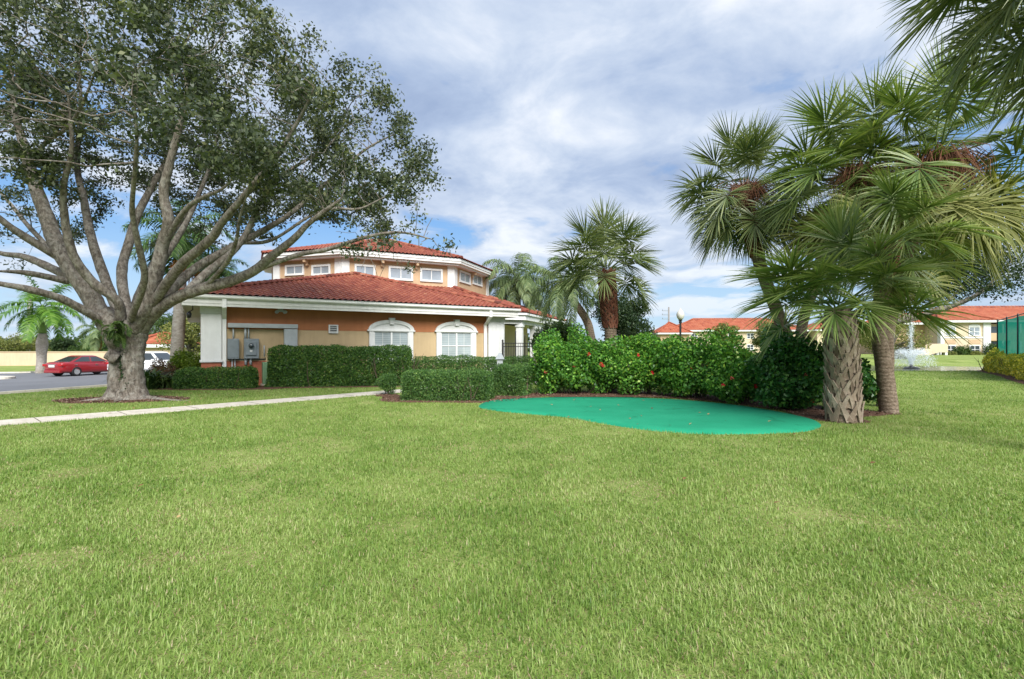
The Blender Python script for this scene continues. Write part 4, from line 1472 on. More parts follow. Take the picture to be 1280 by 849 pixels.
def lantern_window(fr, pa, pb, yt, yb):
    (ua, zt), (ub, _) = fr.pix(pa, yt), fr.pix(pb, yt)
    zb = fr.pix((pa + pb) / 2, yb)[1]; zt = fr.pix((pa + pb) / 2, yt)[1]
    t = 0.12
    mb = MB()
    fr.box(mb, ua, ub, -0.07, 0.0, zt - t, zt); fr.box(mb, ua, ub, -0.09, 0.0, zb, zb + t)
    fr.box(mb, ua, ua + t, -0.068, 0.0, zb + t, zt - t); fr.box(mb, ub - t, ub, -0.068, 0.0, zb + t, zt - t)
    fm = mb.build('clerestory_window', M['white'], club)
    mb = MB(); fr.box(mb, ua + t, ub - t, -0.02, -0.004, zb + t, zt - t); mb.build('pane', M['lantern_pane'], fm)
    mb = MB(); fr.box(mb, (ua + ub) / 2 - 0.025, (ua + ub) / 2 + 0.025, -0.045, -0.021, zb + t, zt - t); mb.build('mullion', M['white'], fm)


FA = Frame(C[0], 27); FB = Frame(C[1], 72); FL = Frame(C[7], -18)
for a, b_ in ((443, 469), (485.5, 516), (525, 553)): lantern_window(FA, a, b_, 331 + (a - 443) * 0.06, 348.5 + (a - 443) * 0.05)
lantern_window(FB, 574, 587.5, 340, 354.5); lantern_window(FB, 590.5, 602, 343, 357)
for a, b_ in ((357, 380.5), (390, 413.5)): lantern_window(FL, a, b_, 331, 344.5)
for fr, px in ((FA, 477), (FA, 520), (FB, 588.5), (FL, 385.5)):
    mb = MB(); u = fr.pix(px, 330)[0]; fr.box(mb, u - 0.08, u + 0.08, -0.42, -0.002, LZ1 - 0.2, LZ1 - 0.025); fr.box(mb, u - 0.07, u + 0.07, -0.2, -0.002, LZ1 - 0.38, LZ1 - 0.2)
    mb.build('eave_bracket', M['peach'], club)
apex = np.array([*cen, 9.72])
oe = loop(0.72, LZ2 - 0.03)
mb = MB()
for k in range(8):
    tiled(mb, oe[k], oe[(k + 1) % 8], apex, apex, seed=20 + k)
    ridge_tiles(mb, oe[k] + up, apex + up, seed=40 + k)
mb.build('clerestory_roof', M['roof'], club)

# lower skirt roof and porch on the right
offs = [5.8, 5.8, 5.8, 3, 3, 3, 3, 3]
SK = {k: offset(k, offs) for k in (1, 2)}
a27 = np.array([math.cos(math.radians(27)), math.sin(math.radians(27))])
S0 = SK[1] - a27 * 9.2
a117 = np.array([math.cos(math.radians(117)), math.sin(math.radians(117))]); S3 = SK[2] + a117 * 7.0
z1 = ET + 5.8 * 0.335
mb = MB()
c1, c2 = np.array([*C[1], z1]), np.array([*C[2], z1])
p0, p1, p2, p3 = [np.array([*q, ET]) for q in (S0, SK[1], SK[2], S3)]
tiled(mb, p0, p1, c1, np.array([*(C[1] - a27 * 7.0), z1]), seed=60)
tiled(mb, p1, p2, c2, c1, seed=61)
tiled(mb, p2, p3, np.array([*(C[2] + a117 * 5), z1]), c2, seed=62)
ridge_tiles(mb, p1 + up, c1 + up, seed=5); ridge_tiles(mb, p2 + up, c2 + up, seed=6)
mb.build('porch_roof', M['roof'], club)
offs2 = [5.68, 5.68, 5.68, 3, 3, 3, 3, 3]; o3 = [5.62, 5.62, 5.62, 3, 3, 3, 3, 3]; o4 = [2.9] * 8
q1, q2 = offset(1, offs2), offset(2, offs2)
w0 = q1 - a27 * 2.45
body = [np.array([*offset(k, o4), -0.1]) for k in range(8)]
mb = MB(); mb.prism(body, (0, 0, EB - 0.0)); mb.build('porch_wall', M['pale_cream'], club)
mb = MB()
mb.prism([np.array([*p, EB + 0.02]) for p in (w0, q1, q2, q2 + a117 * 6, np.array(C[2]), np.array(C[1]))], (0, 0, 0.04))
mb.build('porch_soffit', M['soffit'], club)
mb = MB()
for a, b_, off in ((w0, q1, 0), (q1, q2, 0), (q2, q2 + a117 * 6, 0)):
    d = np.array([*(b_ - a), 0]); L = np.linalg.norm(d); d /= L; nn = np.array([d[1], -d[0], 0])
    m_ = np.array([*((a + b_) / 2), 0])
    mb.box(m_ + nn * 0.02 + np.array([0, 0, (EB + ET) / 2 - 0.06]), (L + 0.03, 0.04, ET - EB - 0.02), [d, nn, (0, 0, 1)])
    mb.box(m_ + nn * 0.09 + np.array([0, 0, ET - 0.08]), (L + 0.1, 0.10, 0.12), [d, nn, (0, 0, 1)])
mb.build('porch_fascia', M['white'], club)
mb = MB()
b1, b2 = offset(1, [5.3, 5.3, 5.3, 3, 3, 3, 3, 3]), offset(2, [5.3, 5.3, 5.3, 3, 3, 3, 3, 3])
for a, b_ in ((b1 - a27 * 2.3, b1), (b1, b2)):
    d = np.array([*(b_ - a), 0]); L = np.linalg.norm(d); d /= L; nn = np.array([d[1], -d[0], 0])
    mb.box(np.array([*((a + b_) / 2), EB - 0.13]), (L + 0.3, 0.32, 0.3), [d, nn, (0, 0, 1)])
mb.build('porch_beam', M['white'], club)
fb = Frame(b1, 72)
for u in (0.0, 3.0, 3.95, 6.6, 9.4):
    p = fb(u, 0)
    mb = MB()
    mb.box(p + np.array([0, 0, 1.5]), (0.36, 0.36, EB - 0.28 - 0.0), fb.ax)
    mb.box(p + np.array([0, 0, 0.1]), (0.48, 0.48, 0.3), fb.ax); mb.box(p + np.array([0, 0, EB - 0.38]), (0.46, 0.46, 0.16), fb.ax)
    mb.build('porch_column', M['white'], club, bevel=0.012)
mb = MB(); mb.box(np.array([*(b1 - a27 * 1.25), 1.5]), (0.36, 0.36, EB - 0.28), fb.ax); mb.build('porch_column', M['white'], club, bevel=0.012)
# dark door opening in the porch wall
fo = Frame(offset(1, o4), 72)
mb = MB(); fo.box(mb, 0.7, 1.6, -0.05, -0.003, 0, 2.35); mb.build('porch_door', M['dark_pane'], club)
mb = MB(); fo.box(mb, 0.58, 0.7, -0.08, -0.003, 0, 2.45); fo.box(mb, 1.6, 1.72, -0.08, -0.003, 0, 2.45); fo.box(mb, 0.7, 1.6, -0.08, -0.003, 2.352, 2.45); mb.build('door_frame', M['white'], club)


def arched_window(fr, pa, pb, pga, pgb, ytop, yspring, ybot):
    pc = (pa + pb) / 2
    ua, ub, ga, gb = [fr.pix(q, 420)[0] for q in (pa, pb, pga, pgb)]
    zt, zs, zb = [fr.pix(pc, q)[1] for q in (ytop, yspring, ybot)]
    mb = MB()      # white surround: jambs and sill
    fr.box(mb, ua, ga, -0.085, 0.0, zb, zs); fr.box(mb, gb, ub, -0.085, 0.0, zb, zs)
    fr.box(mb, ua - 0.06, ub + 0.06, -0.13, 0.0, zb - 0.14, zb)
    fr.box(mb, ua - 0.09, ub + 0.09, -0.11, 0.0, zs, zs + 0.07)
    win = mb.build('arched_window', M['white'], club, bevel=0.008)
    um, hw = (ua + ub) / 2, (ub - ua) / 2
    n = 20
    rise = zt - zs - 0.07

    def arc(hw_, ri, z0): return [(um - hw_ * math.cos(PI * i / n), z0 + ri * math.sin(PI * i / n)) for i in range(n + 1)]
    o_, i_ = arc(hw + 0.04, rise, zs + 0.07), arc(hw - 0.16, rise - 0.16, zs + 0.07)
    mb = MB()
    vs = []
    for (u, z) in o_: vs += [fr(u, -0.10, z), fr(u, 0.0, z)]
    for (u, z) in i_: vs += [fr(u, -0.10, z), fr(u, 0.0, z)]
    k = 2 * (n + 1)
    fs = []
    for i in range(n):
        fs += [(2 * i, 2 * i + 2, k + 2 * i + 2, k + 2 * i), (2 * i, 2 * i + 1, 2 * i + 3, 2 * i + 2), (k + 2 * i, k + 2 * i + 2, k + 2 * i + 3, k + 2 * i + 1)]
    mb.add(vs, fs); mb.build('arch_trim', M['white'], win)
    mb = MB(); mb.prism([fr(u, -0.045, z) for u, z in i_], -fr.n * -0.04); mb.build('arch_panel', M['white'], win)
    mb = MB(); mb.prism([fr(um - 0.10, -0.14, zt - 0.22), fr(um + 0.10, -0.14, zt - 0.22), fr(um + 0.15, -0.14, zt + 0.09), fr(um - 0.15, -0.14, zt + 0.09)], fr.n * 0.13); mb.build('keystone', M['white'], win)
    mb = MB(); fr.box(mb, ga, gb, -0.02, -0.004, zb, zs); mb.build('pane', M['blind'], win)
    mb = MB()
    fr.box(mb, um - 0.04, um + 0.04, -0.055, -0.021, zb, zs)
    for q in (ga, gb - 0.05): fr.box(mb, q, q + 0.05, -0.055, -0.021, zb, zs)
    fr.box(mb, ga + 0.05, gb - 0.05, -0.05, -0.022, zs - 0.05, zs - 0.0)
    fr.box(mb, ga + 0.05, gb - 0.05, -0.05, -0.022, zb, zb + 0.05)
    zm = (zs + zb) / 2
    fr.box(mb, ga + 0.05, um - 0.04, -0.048, -0.022, zm - 0.022, zm + 0.022); fr.box(mb, um + 0.04, gb - 0.05, -0.048, -0.022, zm - 0.022, zm + 0.022)
    for q in ((ga + um) / 2, (gb + um) / 2):
        fr.box(mb, q - 0.008, q + 0.008, -0.03, -0.0215, zb + 0.05, zs - 0.05)
    mb.build('sash', M['white'], win)


arched_window(W, 461, 516, 467, 510.5, 400, 414.5, 449)
arched_window(W, 545, 594.5, 550.5, 589, 402, 415.5, 449.5)

# meters, conduits, vent and lamps on the left of the front
mb = MB(); (ua, zt), (ub, zb) = W.pix(284.5, 404), W.pix(371.5, 411); W.box(mb, ua, ub, -0.22, 0.0, zb, zt); mb.build('cable_trough', M['steel_light'], club, bevel=0.01)
mb = MB(); (ua, zt), (ub, zb) = W.pix(354.5, 411.5), W.pix(371, 470); W.box(mb, ua, ub, -0.2, 0.0, zb, zt); mb.build('cable_riser', M['steel_light'], club, bevel=0.01)
mb = MB(); (ua, zt), (ub, zb) = W.pix(284, 423.5), W.pix(298.5, 448.5)
W.box(mb, ua, ub, -0.25, 0.0, zb, zt); W.box(mb, ua + 0.03, ub - 0.03, -0.268, -0.251, zb + 0.05, zt - 0.04); W.box(mb, ub - 0.07, ub - 0.045, -0.29, -0.268, (zb + zt) / 2 - 0.05, (zb + zt) / 2 + 0.05)
mb.build('disconnect_box', M['steel'], club, bevel=0.008)
mb = MB(); (ua, zt), (ub, zb) = W.pix(304.5, 423.5), W.pix(323, 448)
W.box(mb, ua, ub, -0.24, 0.0, zb, zt); W.box(mb, ua + 0.06, ub - 0.1, -0.3, -0.241, zb + 0.14, zt - 0.12)
mt = mb.build('meter_box', M['steel'], club, bevel=0.01)
mb = MB(); um = (ua + ub) / 2 - 0.02
mb.lathe([(0.10, 0.0), (0.10, 0.05), (0.085, 0.11), (0.0, 0.12)], W(um, -0.30, (zt + zb) / 2 + 0.12), 18, 0, [W.d, np.array([0, 0, 1.0]), -W.n]); mb.build('meter_glass', M['dark_pane'], mt, smooth=True)
mb = MB(); W.box(mb, um - 0.045, um + 0.045, -0.309, -0.301, (zt + zb) / 2 - 0.14, (zt + zb) / 2 - 0.05); mb.build('meter_label', M['white'], mt)


def conduit(px, ya, yb, rad=0.03, m='steel_light'):
    (u, za), (_, zb_) = W.pix(px, ya), W.pix(px, yb)
    mb = MB(); mb.tube([W(u, -0.09, za), W(u, -0.09, zb_)], [rad, rad], 10)
    mb.build('conduit', M[m], club, smooth=True)


for q in ((291.5, 410.5, 424, 0.03), (306.5, 410.5, 424, 0.045), (310.5, 410.5, 424, 0.03), (290, 448, 481, 0.025), (293.5, 448, 481, 0.025), (307, 447.5, 456, 0.05), (313, 447.5, 456, 0.05), (330, 432, 446, 0.025)):
    conduit(*q)
mb = MB(); (ua, zt) = W.pix(285, 448.6); ub = W.pix(332, 448)[0]; W.box(mb, ua, ub, -0.03, 0.0, zt - 0.05, zt); mb.build('cable_rail', M['black'], club)
mb = MB(); (ua, zt), (ub, zb) = W.pix(410.5, 406), W.pix(422.5, 416.8)
for (a, b_, c_, d_) in ((ua, ub, zt - 0.05, zt), (ua, ub, zb, zb + 0.05), (ua, ua + 0.06, zb + 0.05, zt - 0.05), (ub - 0.06, ub, zb + 0.05, zt - 0.05)): W.box(mb, a, b_, -0.06, 0, c_, d_)
for q in range(3): W.box(mb, ua + 0.06, ub - 0.06, -0.045, -0.012, zb + 0.075 + q * 0.09, zb + 0.105 + q * 0.09)
vt = mb.build('wall_vent', M['white'], club)
mb = MB(); W.box(mb, ua + 0.06, ub - 0.06, -0.008, -0.002, zb + 0.05, zt - 0.05); mb.build('vent_opening', M['black'], vt)
u, z = W.pix(350.5, 388)
mb = MB(); W.box(mb, u - 0.10, u + 0.10, -0.1, 0, z - 0.07, z + 0.10)
for s in (-1, 1): mb.lathe([(0.03, 0), (0.075, 0.06), (0.085, 0.13), (0.0, 0.14)], W(u + s * 0.12, -0.10, z - 0.02), 12, 0, [W.d, np.array([0, 0.5, 0.86]), np.array(-W.n * 0.85 + np.array([0, 0, -0.5]) + W.d * s * 0.3)])
mb.build('floodlight', M['steel_light'], club, smooth=False)
mb = MB(); pl = W(-0.30, -0.2, EB - 0.02)
mb.tube([pl, pl - np.array([0, 0, 0.18]), pl - np.array([0.1, 0.06, 0.26])], [0.02, 0.02, 0.02], 8)
mb.lathe([(0.0, 0.0), (0.05, -0.02), (0.09, -0.10), (0.07, -0.24), (0.0, -0.27)], pl - np.array([0.1, 0.06, 0.24]), 12)
mb.build('eave_lamp', M['black'], club, smooth=True)

# pale green cabinet against the wall
u, z = W.pix(331, 478)
cab = empty('utility_cabinet', tuple(W(u, -0.3, 0)), 'pale green utility cabinet between the meters and the tall hedge', 'cabinet')
mb = MB(); W.box(mb, u - 0.12, u + 0.40, -0.45, -0.05, 0.08, 0.98); mb.build('cabinet_body', M['green_box'], cab, bevel=0.02)
mb = MB(); W.box(mb, u - 0.17, u + 0.45, -0.5, -0.001, -0.05, 0.08); mb.build('plinth', M['concrete'], cab, bevel=0.01)
mb = MB(); W.box(mb, u + 0.30, u + 0.33, -0.48, -0.451, 0.45, 0.6); mb.build('handle', M['steel'], cab)
# ------------------------------------------------------------------ the big oak
def make_oak():
    r = np.random.default_rng(21)
    B = np.array([-11.7, 15.5, 0.0])
    root = empty('oak_tree', tuple(B), 'huge spreading broadleaf tree with a thick forked grey trunk beside the footpath', 'tree')
    Y0 = 15.5

    def P(px, py, dy=0.0):
        return at(px, py, Y0 + dy)
    # limbs as (points (px, py, depth shift), radius at start, radius at end)
    limbs = [
        ([(146, 425, -.1), (132, 402, -.2), (104, 357, -.3), (76, 316, -.3), (60, 276, -.2), (42, 226, 0), (30, 180, .2), (18, 130, .4), (12, 70, .6)], .36, .09),
        ([(138, 412, -.2), (115, 394, -.7), (76, 373, -1.4), (37, 362, -2.0), (0, 355, -2.4), (-40, 346, -2.8)], .16, .07),
        ([(104, 357, -.3), (70, 338, .4), (30, 321, 1.0), (0, 316, 1.5), (-40, 300, 2.0)], .17, .07),
        ([(86, 352, -.3), (52, 345, -.9), (24, 340, -1.3), (-6, 337, -1.8)], .12, .06),
        ([(74, 322, -.3), (32, 296, -.9), (10, 281, -1.2), (-25, 252, -1.6), (-60, 215, -2.0)], .15, .06),
        ([(152, 398, -.3), (146, 376, -.6), (116, 352, -1.0), (94, 322, -1.4), (82, 282, -1.7), (80, 235, -2.1), (88, 185, -2.5), (84, 120, -2.9)], .17, .07),
        ([(152, 400, .2), (135, 358, .8), (116, 305, 1.4), (105, 255, 2.0), (97, 205, 2.5), (100, 130, 3.0), (96, 60, 3.4)], .2, .07),
        ([(161, 402, .3), (152, 342, 1.0), (162, 302, 1.4), (172, 268, 1.8), (190, 232, 2.3), (212, 188, 2.8), (216, 120, 3.3), (210, 50, 3.8)], .19, .07),
        ([(168, 412, -.2), (184, 382, -.4), (196, 340, -.6), (203, 308, -.7), (211, 278, -.9), (206, 243, -1.0), (213, 200, -1.2), (232, 130, -1.5), (226, 60, -1.8)], .26, .09),
        ([(196, 338, -.6), (222, 296, .2), (240, 262, .8), (262, 210, 1.4), (276, 150, 2.0)], .12, .05),
        ([(170, 420, 0), (192, 392, -.2), (222, 372, -.5), (254, 361, -.8), (286, 353, -1.0), (316, 340, -1.2), (340, 321, -1.4), (368, 298, -1.6), (386, 280, -1.7), (422, 252, -1.9), (462, 228, -2.1)], .24, .06),
        ([(322, 337, -1.2), (372, 319, -1.4), (412, 311, -1.5), (458, 296, -1.7), (500, 290, -1.8), (540, 299, -1.9)], .09, .035),
        ([(190, 393, -.2), (222, 355, .5), (248, 333, 1.0), (282, 314, 1.4), (302, 303, 1.6), (337, 284, 2.0), (362, 268, 2.3), (402, 234, 2.8), (452, 190, 3.3), (498, 166, 3.7)], .19, .055),
        ([(186, 388, -.2), (222, 336, -1.2), (250, 311, -1.7), (267, 295, -2.0), (276, 281, -2.2), (302, 248, -2.6), (342, 200, -3.0), (372, 150, -3.4), (392, 108, -3.8)], .17, .055),
        ([(230, 368, -.5), (262, 338, .1), (288, 317, .6), (305, 295, .9), (326, 254, 1.3), (346, 224, 1.6), (402, 188, 2.0), (442, 148, 2.4)], .15, .05),
        ([(162, 410, .6), (172, 372, 2.0), (196, 322, 3.6), (236, 262, 5.0), (276, 192, 6.0)], .17, .05),
        ([(140, 410, .6), (112, 362, 2.0), (62, 312, 3.6), (10, 252, 5.0), (-40, 190, 5.8)], .17, .05),
        ([(163, 400, -.5), (180, 352, -1.6), (172, 300, -2.4), (165, 255, -3.0), (172, 180, -4.0), (166, 110, -4.8)], .12, .03),
        ([(206, 300, -.7), (232, 262, -1.2), (254, 246, -1.5), (282, 232, -1.8), (318, 186, -2.3)], .10, .025),
        ([(36, 205, .1), (60, 175, -.4), (84, 160, -.8), (108, 118, -1.4), (128, 60, -2.0)], .09, .025),
        ([(255, 361, -.8), (282, 330, -1.6), (296, 300, -2.2), (300, 270, -2.6), (312, 230, -3.0)], .08, .025),
        ([(384, 281, -1.7), (412, 262, -1.2), (452, 262, -.9), (494, 240, -.6)], .07, .02),
        ([(300, 304, 1.6), (340, 300, 1.9), (392, 268, 2.4), (440, 250, 2.9), (486, 214, 3.2)], .08, .02),
    ]
    nodes, par, fixed = [], [], []
    lv, lf, base = [], [], 0
    # two stems that grew together, flared over the roots
    for tp, rd, sd_, ph in (
            ([(166, 512, 0), (165.5, 494, 0), (165.5, 465, 0), (165.5, 440, 0), (166.5, 418, 0), (171, 402, 0)], [.42, .345, .295, .30, .355, .34], 4, 0.8),
            ([(148, 512, .02), (147.5, 494, .02), (147.8, 468, .02), (147.5, 445, .02), (146, 425, -.05), (138, 405, -.2), (127, 391, -.25)], [.40, .29, .225, .235, .29, .33, .30], 9, 2.2)):
        v, f, p, rr = trunk_tube([P(*q) for q in tp], rd, 26, 0.13, sd_, 9)
        cx, cy = p[2][0], p[2][1]
        k = np.clip(1 - v[:, 2] / 0.5, 0, 1) ** 2
        a = np.arctan2(v[:, 1] - cy, v[:, 0] - cx)
        v[:, :2] += (v[:, :2] - np.array([cx, cy])) * (k * (0.10 + 0.30 * np.maximum(0, np.cos(a * 3 + ph))))[:, None]
        lv.append(v); lf.append(f + base); base += len(v)
    # burl and old branch stub on the left stem
    q = [P(146, 448, -.15), P(138, 444, -.25), P(133, 441, -.3)]
    v, f = tube_arr(catmull(q, 4), np.array([.2, .21, .2, .19, .17, .16, .15, .13, .05]), 12)
    c_ = np.repeat(catmull(q, 4), 12, 0); v = c_ + (v - c_) * (1 + 0.2 * wob(v, 0.12, 44))[:, None]
    lv.append(v); lf.append(f + base); base += len(v)
    # surface roots
    for (dx, dy, l) in ((1.0, -.1, 2.3), (-.9, -.5, 1.3), (.35, -.9, 1.0), (-.2, .9, 1.2)):
        q = [B + np.array([dx * t * l, dy * t * l + 0.12 * math.sin(t * 7), 0.07 - 0.12 * t]) for t in (0.12, 0.35, 0.6, 0.85, 1.0)]
        v, f = tube_arr(catmull(q, 4), np.linspace(.12, .03, 17), 8)
        lv.append(v); lf.append(f + base); base += len(v)
    for pts, r0, r1 in limbs:
        q = catmull([P(*t) for t in pts], 7)
        q += np.column_stack([wob(q, 0.9, 31), wob(q, 0.9, 32), wob(q, 0.9, 33)]) * 0.035 * np.linspace(0, 1, len(q))[:, None]
        t = np.linspace(0, 1, len(q))
        r0, r1 = r0 * 0.8, r1 * 0.75
        rad = r0 * (1 - t) ** 0.85 + r1 * 0.45 * (1 - (1 - t) ** 0.85) + r1 * 0.5 * np.sin(PI * t) * 0.6
        v, f = tube_arr(q, rad, 14)
        c = np.repeat(q, 14, 0); v = c + (v - c) * (1 + 0.07 * wob(v, 0.3, 41) + 0.05 * wob(v, 0.08, 42))[:, None]
        lv.append(v); lf.append(f + base); base += len(v)
        # growth starts along the outer two thirds
        prev = -1
        for i in range(len(q) // 4, len(q)):
            nodes.append(q[i]); par.append(prev); fixed.append(rad[i]); prev = len(nodes) - 1
        if len(nodes) == 1: par[-1] = -1
    # crown volume: a wide dome, hollow underneath
    c = np.array([-11.9, 15.7, 3.6])
    A = []
    while len(A) < 5200:
        q = r.uniform(-1, 1, (4000, 3)); q[:, 2] = np.abs(q[:, 2])
        rad = np.linalg.norm(q, axis=1)
        q = q[(rad < 1) & (rad > 0.42)]
        w = c + q * np.array([10.3, 8.2, 10.8])
        d = np.hypot(w[:, 0] - c[0], w[:, 1] - c[1])
        low = 6.9 + 1.1 * wob(np.column_stack([w[:, :2], np.zeros(len(w))]), 2.2, 51) - 2.4 * np.clip((d - 5.0) / 4.0, 0, 1)
        w = w[(w[:, 2] > low)]
        w = w[wob(w, 1.15, 52) > -0.38 + 0.2 * (w[:, 2] < 6)]
        rr_ = np.linalg.norm((w - c) / np.array([10.3, 8.2, 10.8]), axis=1)
        w = w[rr_ < 0.91 + 0.13 * wob(w, 1.3, 53)]
        A += list(w)
    A = np.array(A[:5200])
    A = np.vstack([A, np.array([P(*q) + r.normal(size=3) * 0.17 for k_ in range(5) for q in [(520, 292, -1.8), (546, 300, -1.9), (560, 305, -1.9), (505, 300, -1.8), (480, 300, -1.8), (490, 318, -1.8), (478, 335, -1.8), (476, 352, -1.8), (550, 312, -1.9), (462, 322, -1.7), (470, 310, -1.7),
        (485, 328, -1.6), (466, 300, -1.6), (498, 292, -1.9), (535, 306, -2.0), (566, 309, -1.9), (452, 308, -1.7), (474, 345, -1.9)]])])
    Pn, par2 = grow(nodes, par, A, 0.30, 3.2, 0.42, 60, r, 0.02)
    fx = np.full(len(Pn), np.nan); fx[:len(fixed)] = fixed
    # limb nodes are drawn already: branch off them
    v, f, rad, tips = branch_mesh(Pn, par2, 0.0085, 0.5, fx, (7, 5, 4), rmax=0.085)
    lv.append(v); lf.append(f + base)
    V = np.concatenate(lv); Fc = np.concatenate(lf)
    link('trunk', np_mesh('trunk', V, Fc, M['bark_oak'], None, True), root, False)
    # leaves round the thin twigs
    n0 = len(fixed)
    tw = np.where((np.arange(len(Pn)) >= n0) & (rad < 0.024))[0]
    tw = tw[Pn[tw, 2] > 4.2]
    dens = np.clip(12 + 32 * wob(Pn[tw], 0.75, 61), 0, 52) * np.where(tips[tw] <= 1, 2.6, np.where(tips[tw] <= 3, 0.8, 0.25))
    cnt = dens.astype(int)
    ce = np.repeat(Pn[tw], cnt, 0) + r.normal(size=(cnt.sum(), 3)) * np.array([0.17, 0.17, 0.12])
    print('oak nodes', len(Pn), 'twigs', len(tw), 'leaves', len(ce))
    link('crown', leaf_mesh('crown', ce, 0.125, 0.066, M['leaf_oak'], None, 0, 5, 0.45), root, False)
    # creeper between the two stems; its dark leaves stand in for the cleft's shade
    vn = empty('cleft_shade_creeper', tuple(P(152, 492, -.3)), 'creeper with dark leaves standing in for the shaded cleft of the big tree trunk', 'climbing plant')
    yy = r.uniform(412, 494, 1500)
    c_ = np.array([P(153.5 + 1.5 * math.sin(q * 0.12) + r.normal() * (1.4 + 1.2 * (q > 470)), q, -.235 + r.normal() * .03) for q in yy])
    link('leaves', leaf_mesh('leaves', c_, 0.06, 0.04, M['leaf_dark'], np.tile([0.1, -1.0, 0.1], (len(c_), 1)), 0.8, 6), vn, False)
    mb = MB()
    for o_ in (-1.2, 0.4, 1.5):
        mb.tube(catmull([P(153 + o_ + 1.5 * math.sin(q * 0.12 + o_), q, -.25) for q in (410, 430, 450, 470, 490, 499)], 4), 0.016, 5)
    mb.build('stems', M['twig'], vn)
    # fern that grows in the fork
    fr = empty('fork_fern', tuple(P(142, 412, -.75)), 'small green fern growing in the fork of the big tree trunk', 'fern')
    ms = [feather_frond(pi, 900 + i, 0.5, 14, 0.13, 1.8, M['leaf_mid'], 0.6, 0, 0.03, 0.2) for i, pi in enumerate((70, 35, 5))]
    rr2 = np.random.default_rng(8)
    for i in range(26):
        o = link('frond', ms[i % 3], fr); o.rotation_euler = (rr2.normal() * .2, 0, rr2.uniform(0, 6.28)); o.location = tuple(rr2.normal(size=3) * 0.09); o.scale = (rr2.uniform(.7, 1.1),) * 3


make_oak()

# ------------------------------------------------------------------ palms on the right
GP = 'cabbage palms right of the putting green'
pa = gr(1055, 527); pb = gr(1112, 516.5)
short_palm = sabal('short cabbage palm with criss-cross grey leaf bases at the end of the flowering hedge', (*pa, 0), at(1047, 384, 11.0), at(1053, 455, 11.0), 0.255, 0.23, 26, 0.9, 31, 'sabal', 12, 84,
      (0.03, 2.1, 14, 7, 'boot'), 0, GP, boot_kw=dict(out=0.085, wd=0.125, length=0.42, swing=0.47))
rs = np.random.default_rng(4)
for az, pi in ((2.95, 42), (3.4, 28), (3.05, 20), (5.9, 28)):
    o = link('frond', sorted(fan_set('sabal'), key=lambda m: abs(m[0] - pi) + rs.uniform(0, 5))[0][1], short_palm)
    o.location = tuple(at(1047, 380, 11.0) - np.array([*pa, 0])); o.rotation_euler = (rs.normal() * 0.15, 0, az); o.scale = (0.85, 0.85, 0.85)
sabal('cabbage palm with bare brown leaning trunk rising from the lawn behind the short palm', (*pb, 0), at(1110, 312, 12.35), at(1098, 410, 12.35), 0.175, 0.17, 24, 0.84, 32, 'sabal', -40, 60, (3.2, 4.0, 4, 6, 'boot_red'), 0, GP)
sabal('tallest cabbage palm of the right hand cluster, brown seed stalks hanging from its crown', (9.95, 13.7, 0), at(1168, 208, 13.6), at(1112, 405, 13.7), 0.15, 0.14, 54, 1.25, 33, 'sabal', -60, 84, None, 3, GP, skip='open')
sabal('tall cabbage palm behind the dark glossy bush with a slim grey trunk and shaggy crown', (8.35, 14.7, 0), at(1068, 226, 14.6), at(1004, 400, 14.7), 0.15, 0.14, 50, 1.18, 34, 'sabal', -60, 84, None, 3, GP, skip='open')
sabal('cabbage palm with dark crown standing alone on the left edge of the palm cluster', (9.9, 17.1, 0), at(931, 243, 17.0), at(948, 325, 17.0), 0.2, 0.18, 50, 1.02, 35, 'sabal_dark', -66, 84, (4.6, 6.5, 10, 7, 'boot_red'), 3, GP, boot_kw=dict(out=0.06, wd=0.1), skip='open')
sabal('cabbage palm at the right edge whose fronds hang into the top corner of the sky', (8.5, 7.3, 0), (8.3, 7.3, 7.2), (8.5, 7.3, 3.4), 0.2, 0.18, 40, 1.0, 36, 'sabal_dark', -55, 84, None, 3, GP)
sabal('cabbage palm with rusty brown bulging trunk top rising behind the middle of the hedge', (3.56, 18.6, 0), at(758, 338, 18.5), at(763, 415, 18.6), 0.22, 0.26, 34, 0.92, 37, 'sabal_dark', -4, 84, (2.3, 4.3, 19, 8, 'boot_red'), 0, GP, boot_kw=dict(out=0.05, wd=0.11, length=0.22))

# queen palms behind it and palms round the building
feather_palm('queen_palm', 'grey green queen palm with leaning trunk just left of the rusty trunked palm', (4.1, 24.2, 0), at(703, 352, 24), 24, 'feather_grey', 41, 2.1, 0.5, 0.2, 0.17, None, None, -55, 70, 1.8, 0.25, 46, 0.04, 'feather palms', M['bark_palm'], 0.15, at(735, 405, 24))
feather_palm('queen_palm', 'drooping queen palm rising over the porch roof behind the clubhouse', (0.9, 43, 0), at(646, 349, 42), 30, 'feather_grey', 42, 4.0, 0.95, 0.26, 0.2, None, None, -45, 72, 2.0, 0.2, 50, 0.07, 'feather palms', M['bark_palm'], 0.17)
feather_palm('royal_palm', 'young royal palm with swollen white trunk in front of the beige wall', (-37.9, 41.2, -0.5), at(53, 384, 41), 17, 'royal_frond', 43, 3.2, 0.75, 0.4, 0.3, 2.1, [.36, .32, .33, .40, .27], -28, 80, 1.1, 0.2, 52, 0.07, 'feather palms', None, 0.13)
fp = feather_palm('royal_palm', 'tall palm with smooth grey trunk and orange fruit stalks between the big tree and clubhouse', (-17.6, 26.8, 0), at(228, 296, 27), 20, 'feather', 44, 2.9, 0.75, 0.31, 0.2, 1.5, [.36, .31, .30, .27, .17], -35, 80, 1.4, 0.35, 52, 0.06, 'feather palms', None, 0.15)
M['fibre_keep'] = M['fibre']; M['fibre'] = surf('orange_fruit_stalks', (0.42, 0.16, 0.05), 0.8, 0.3, 12)
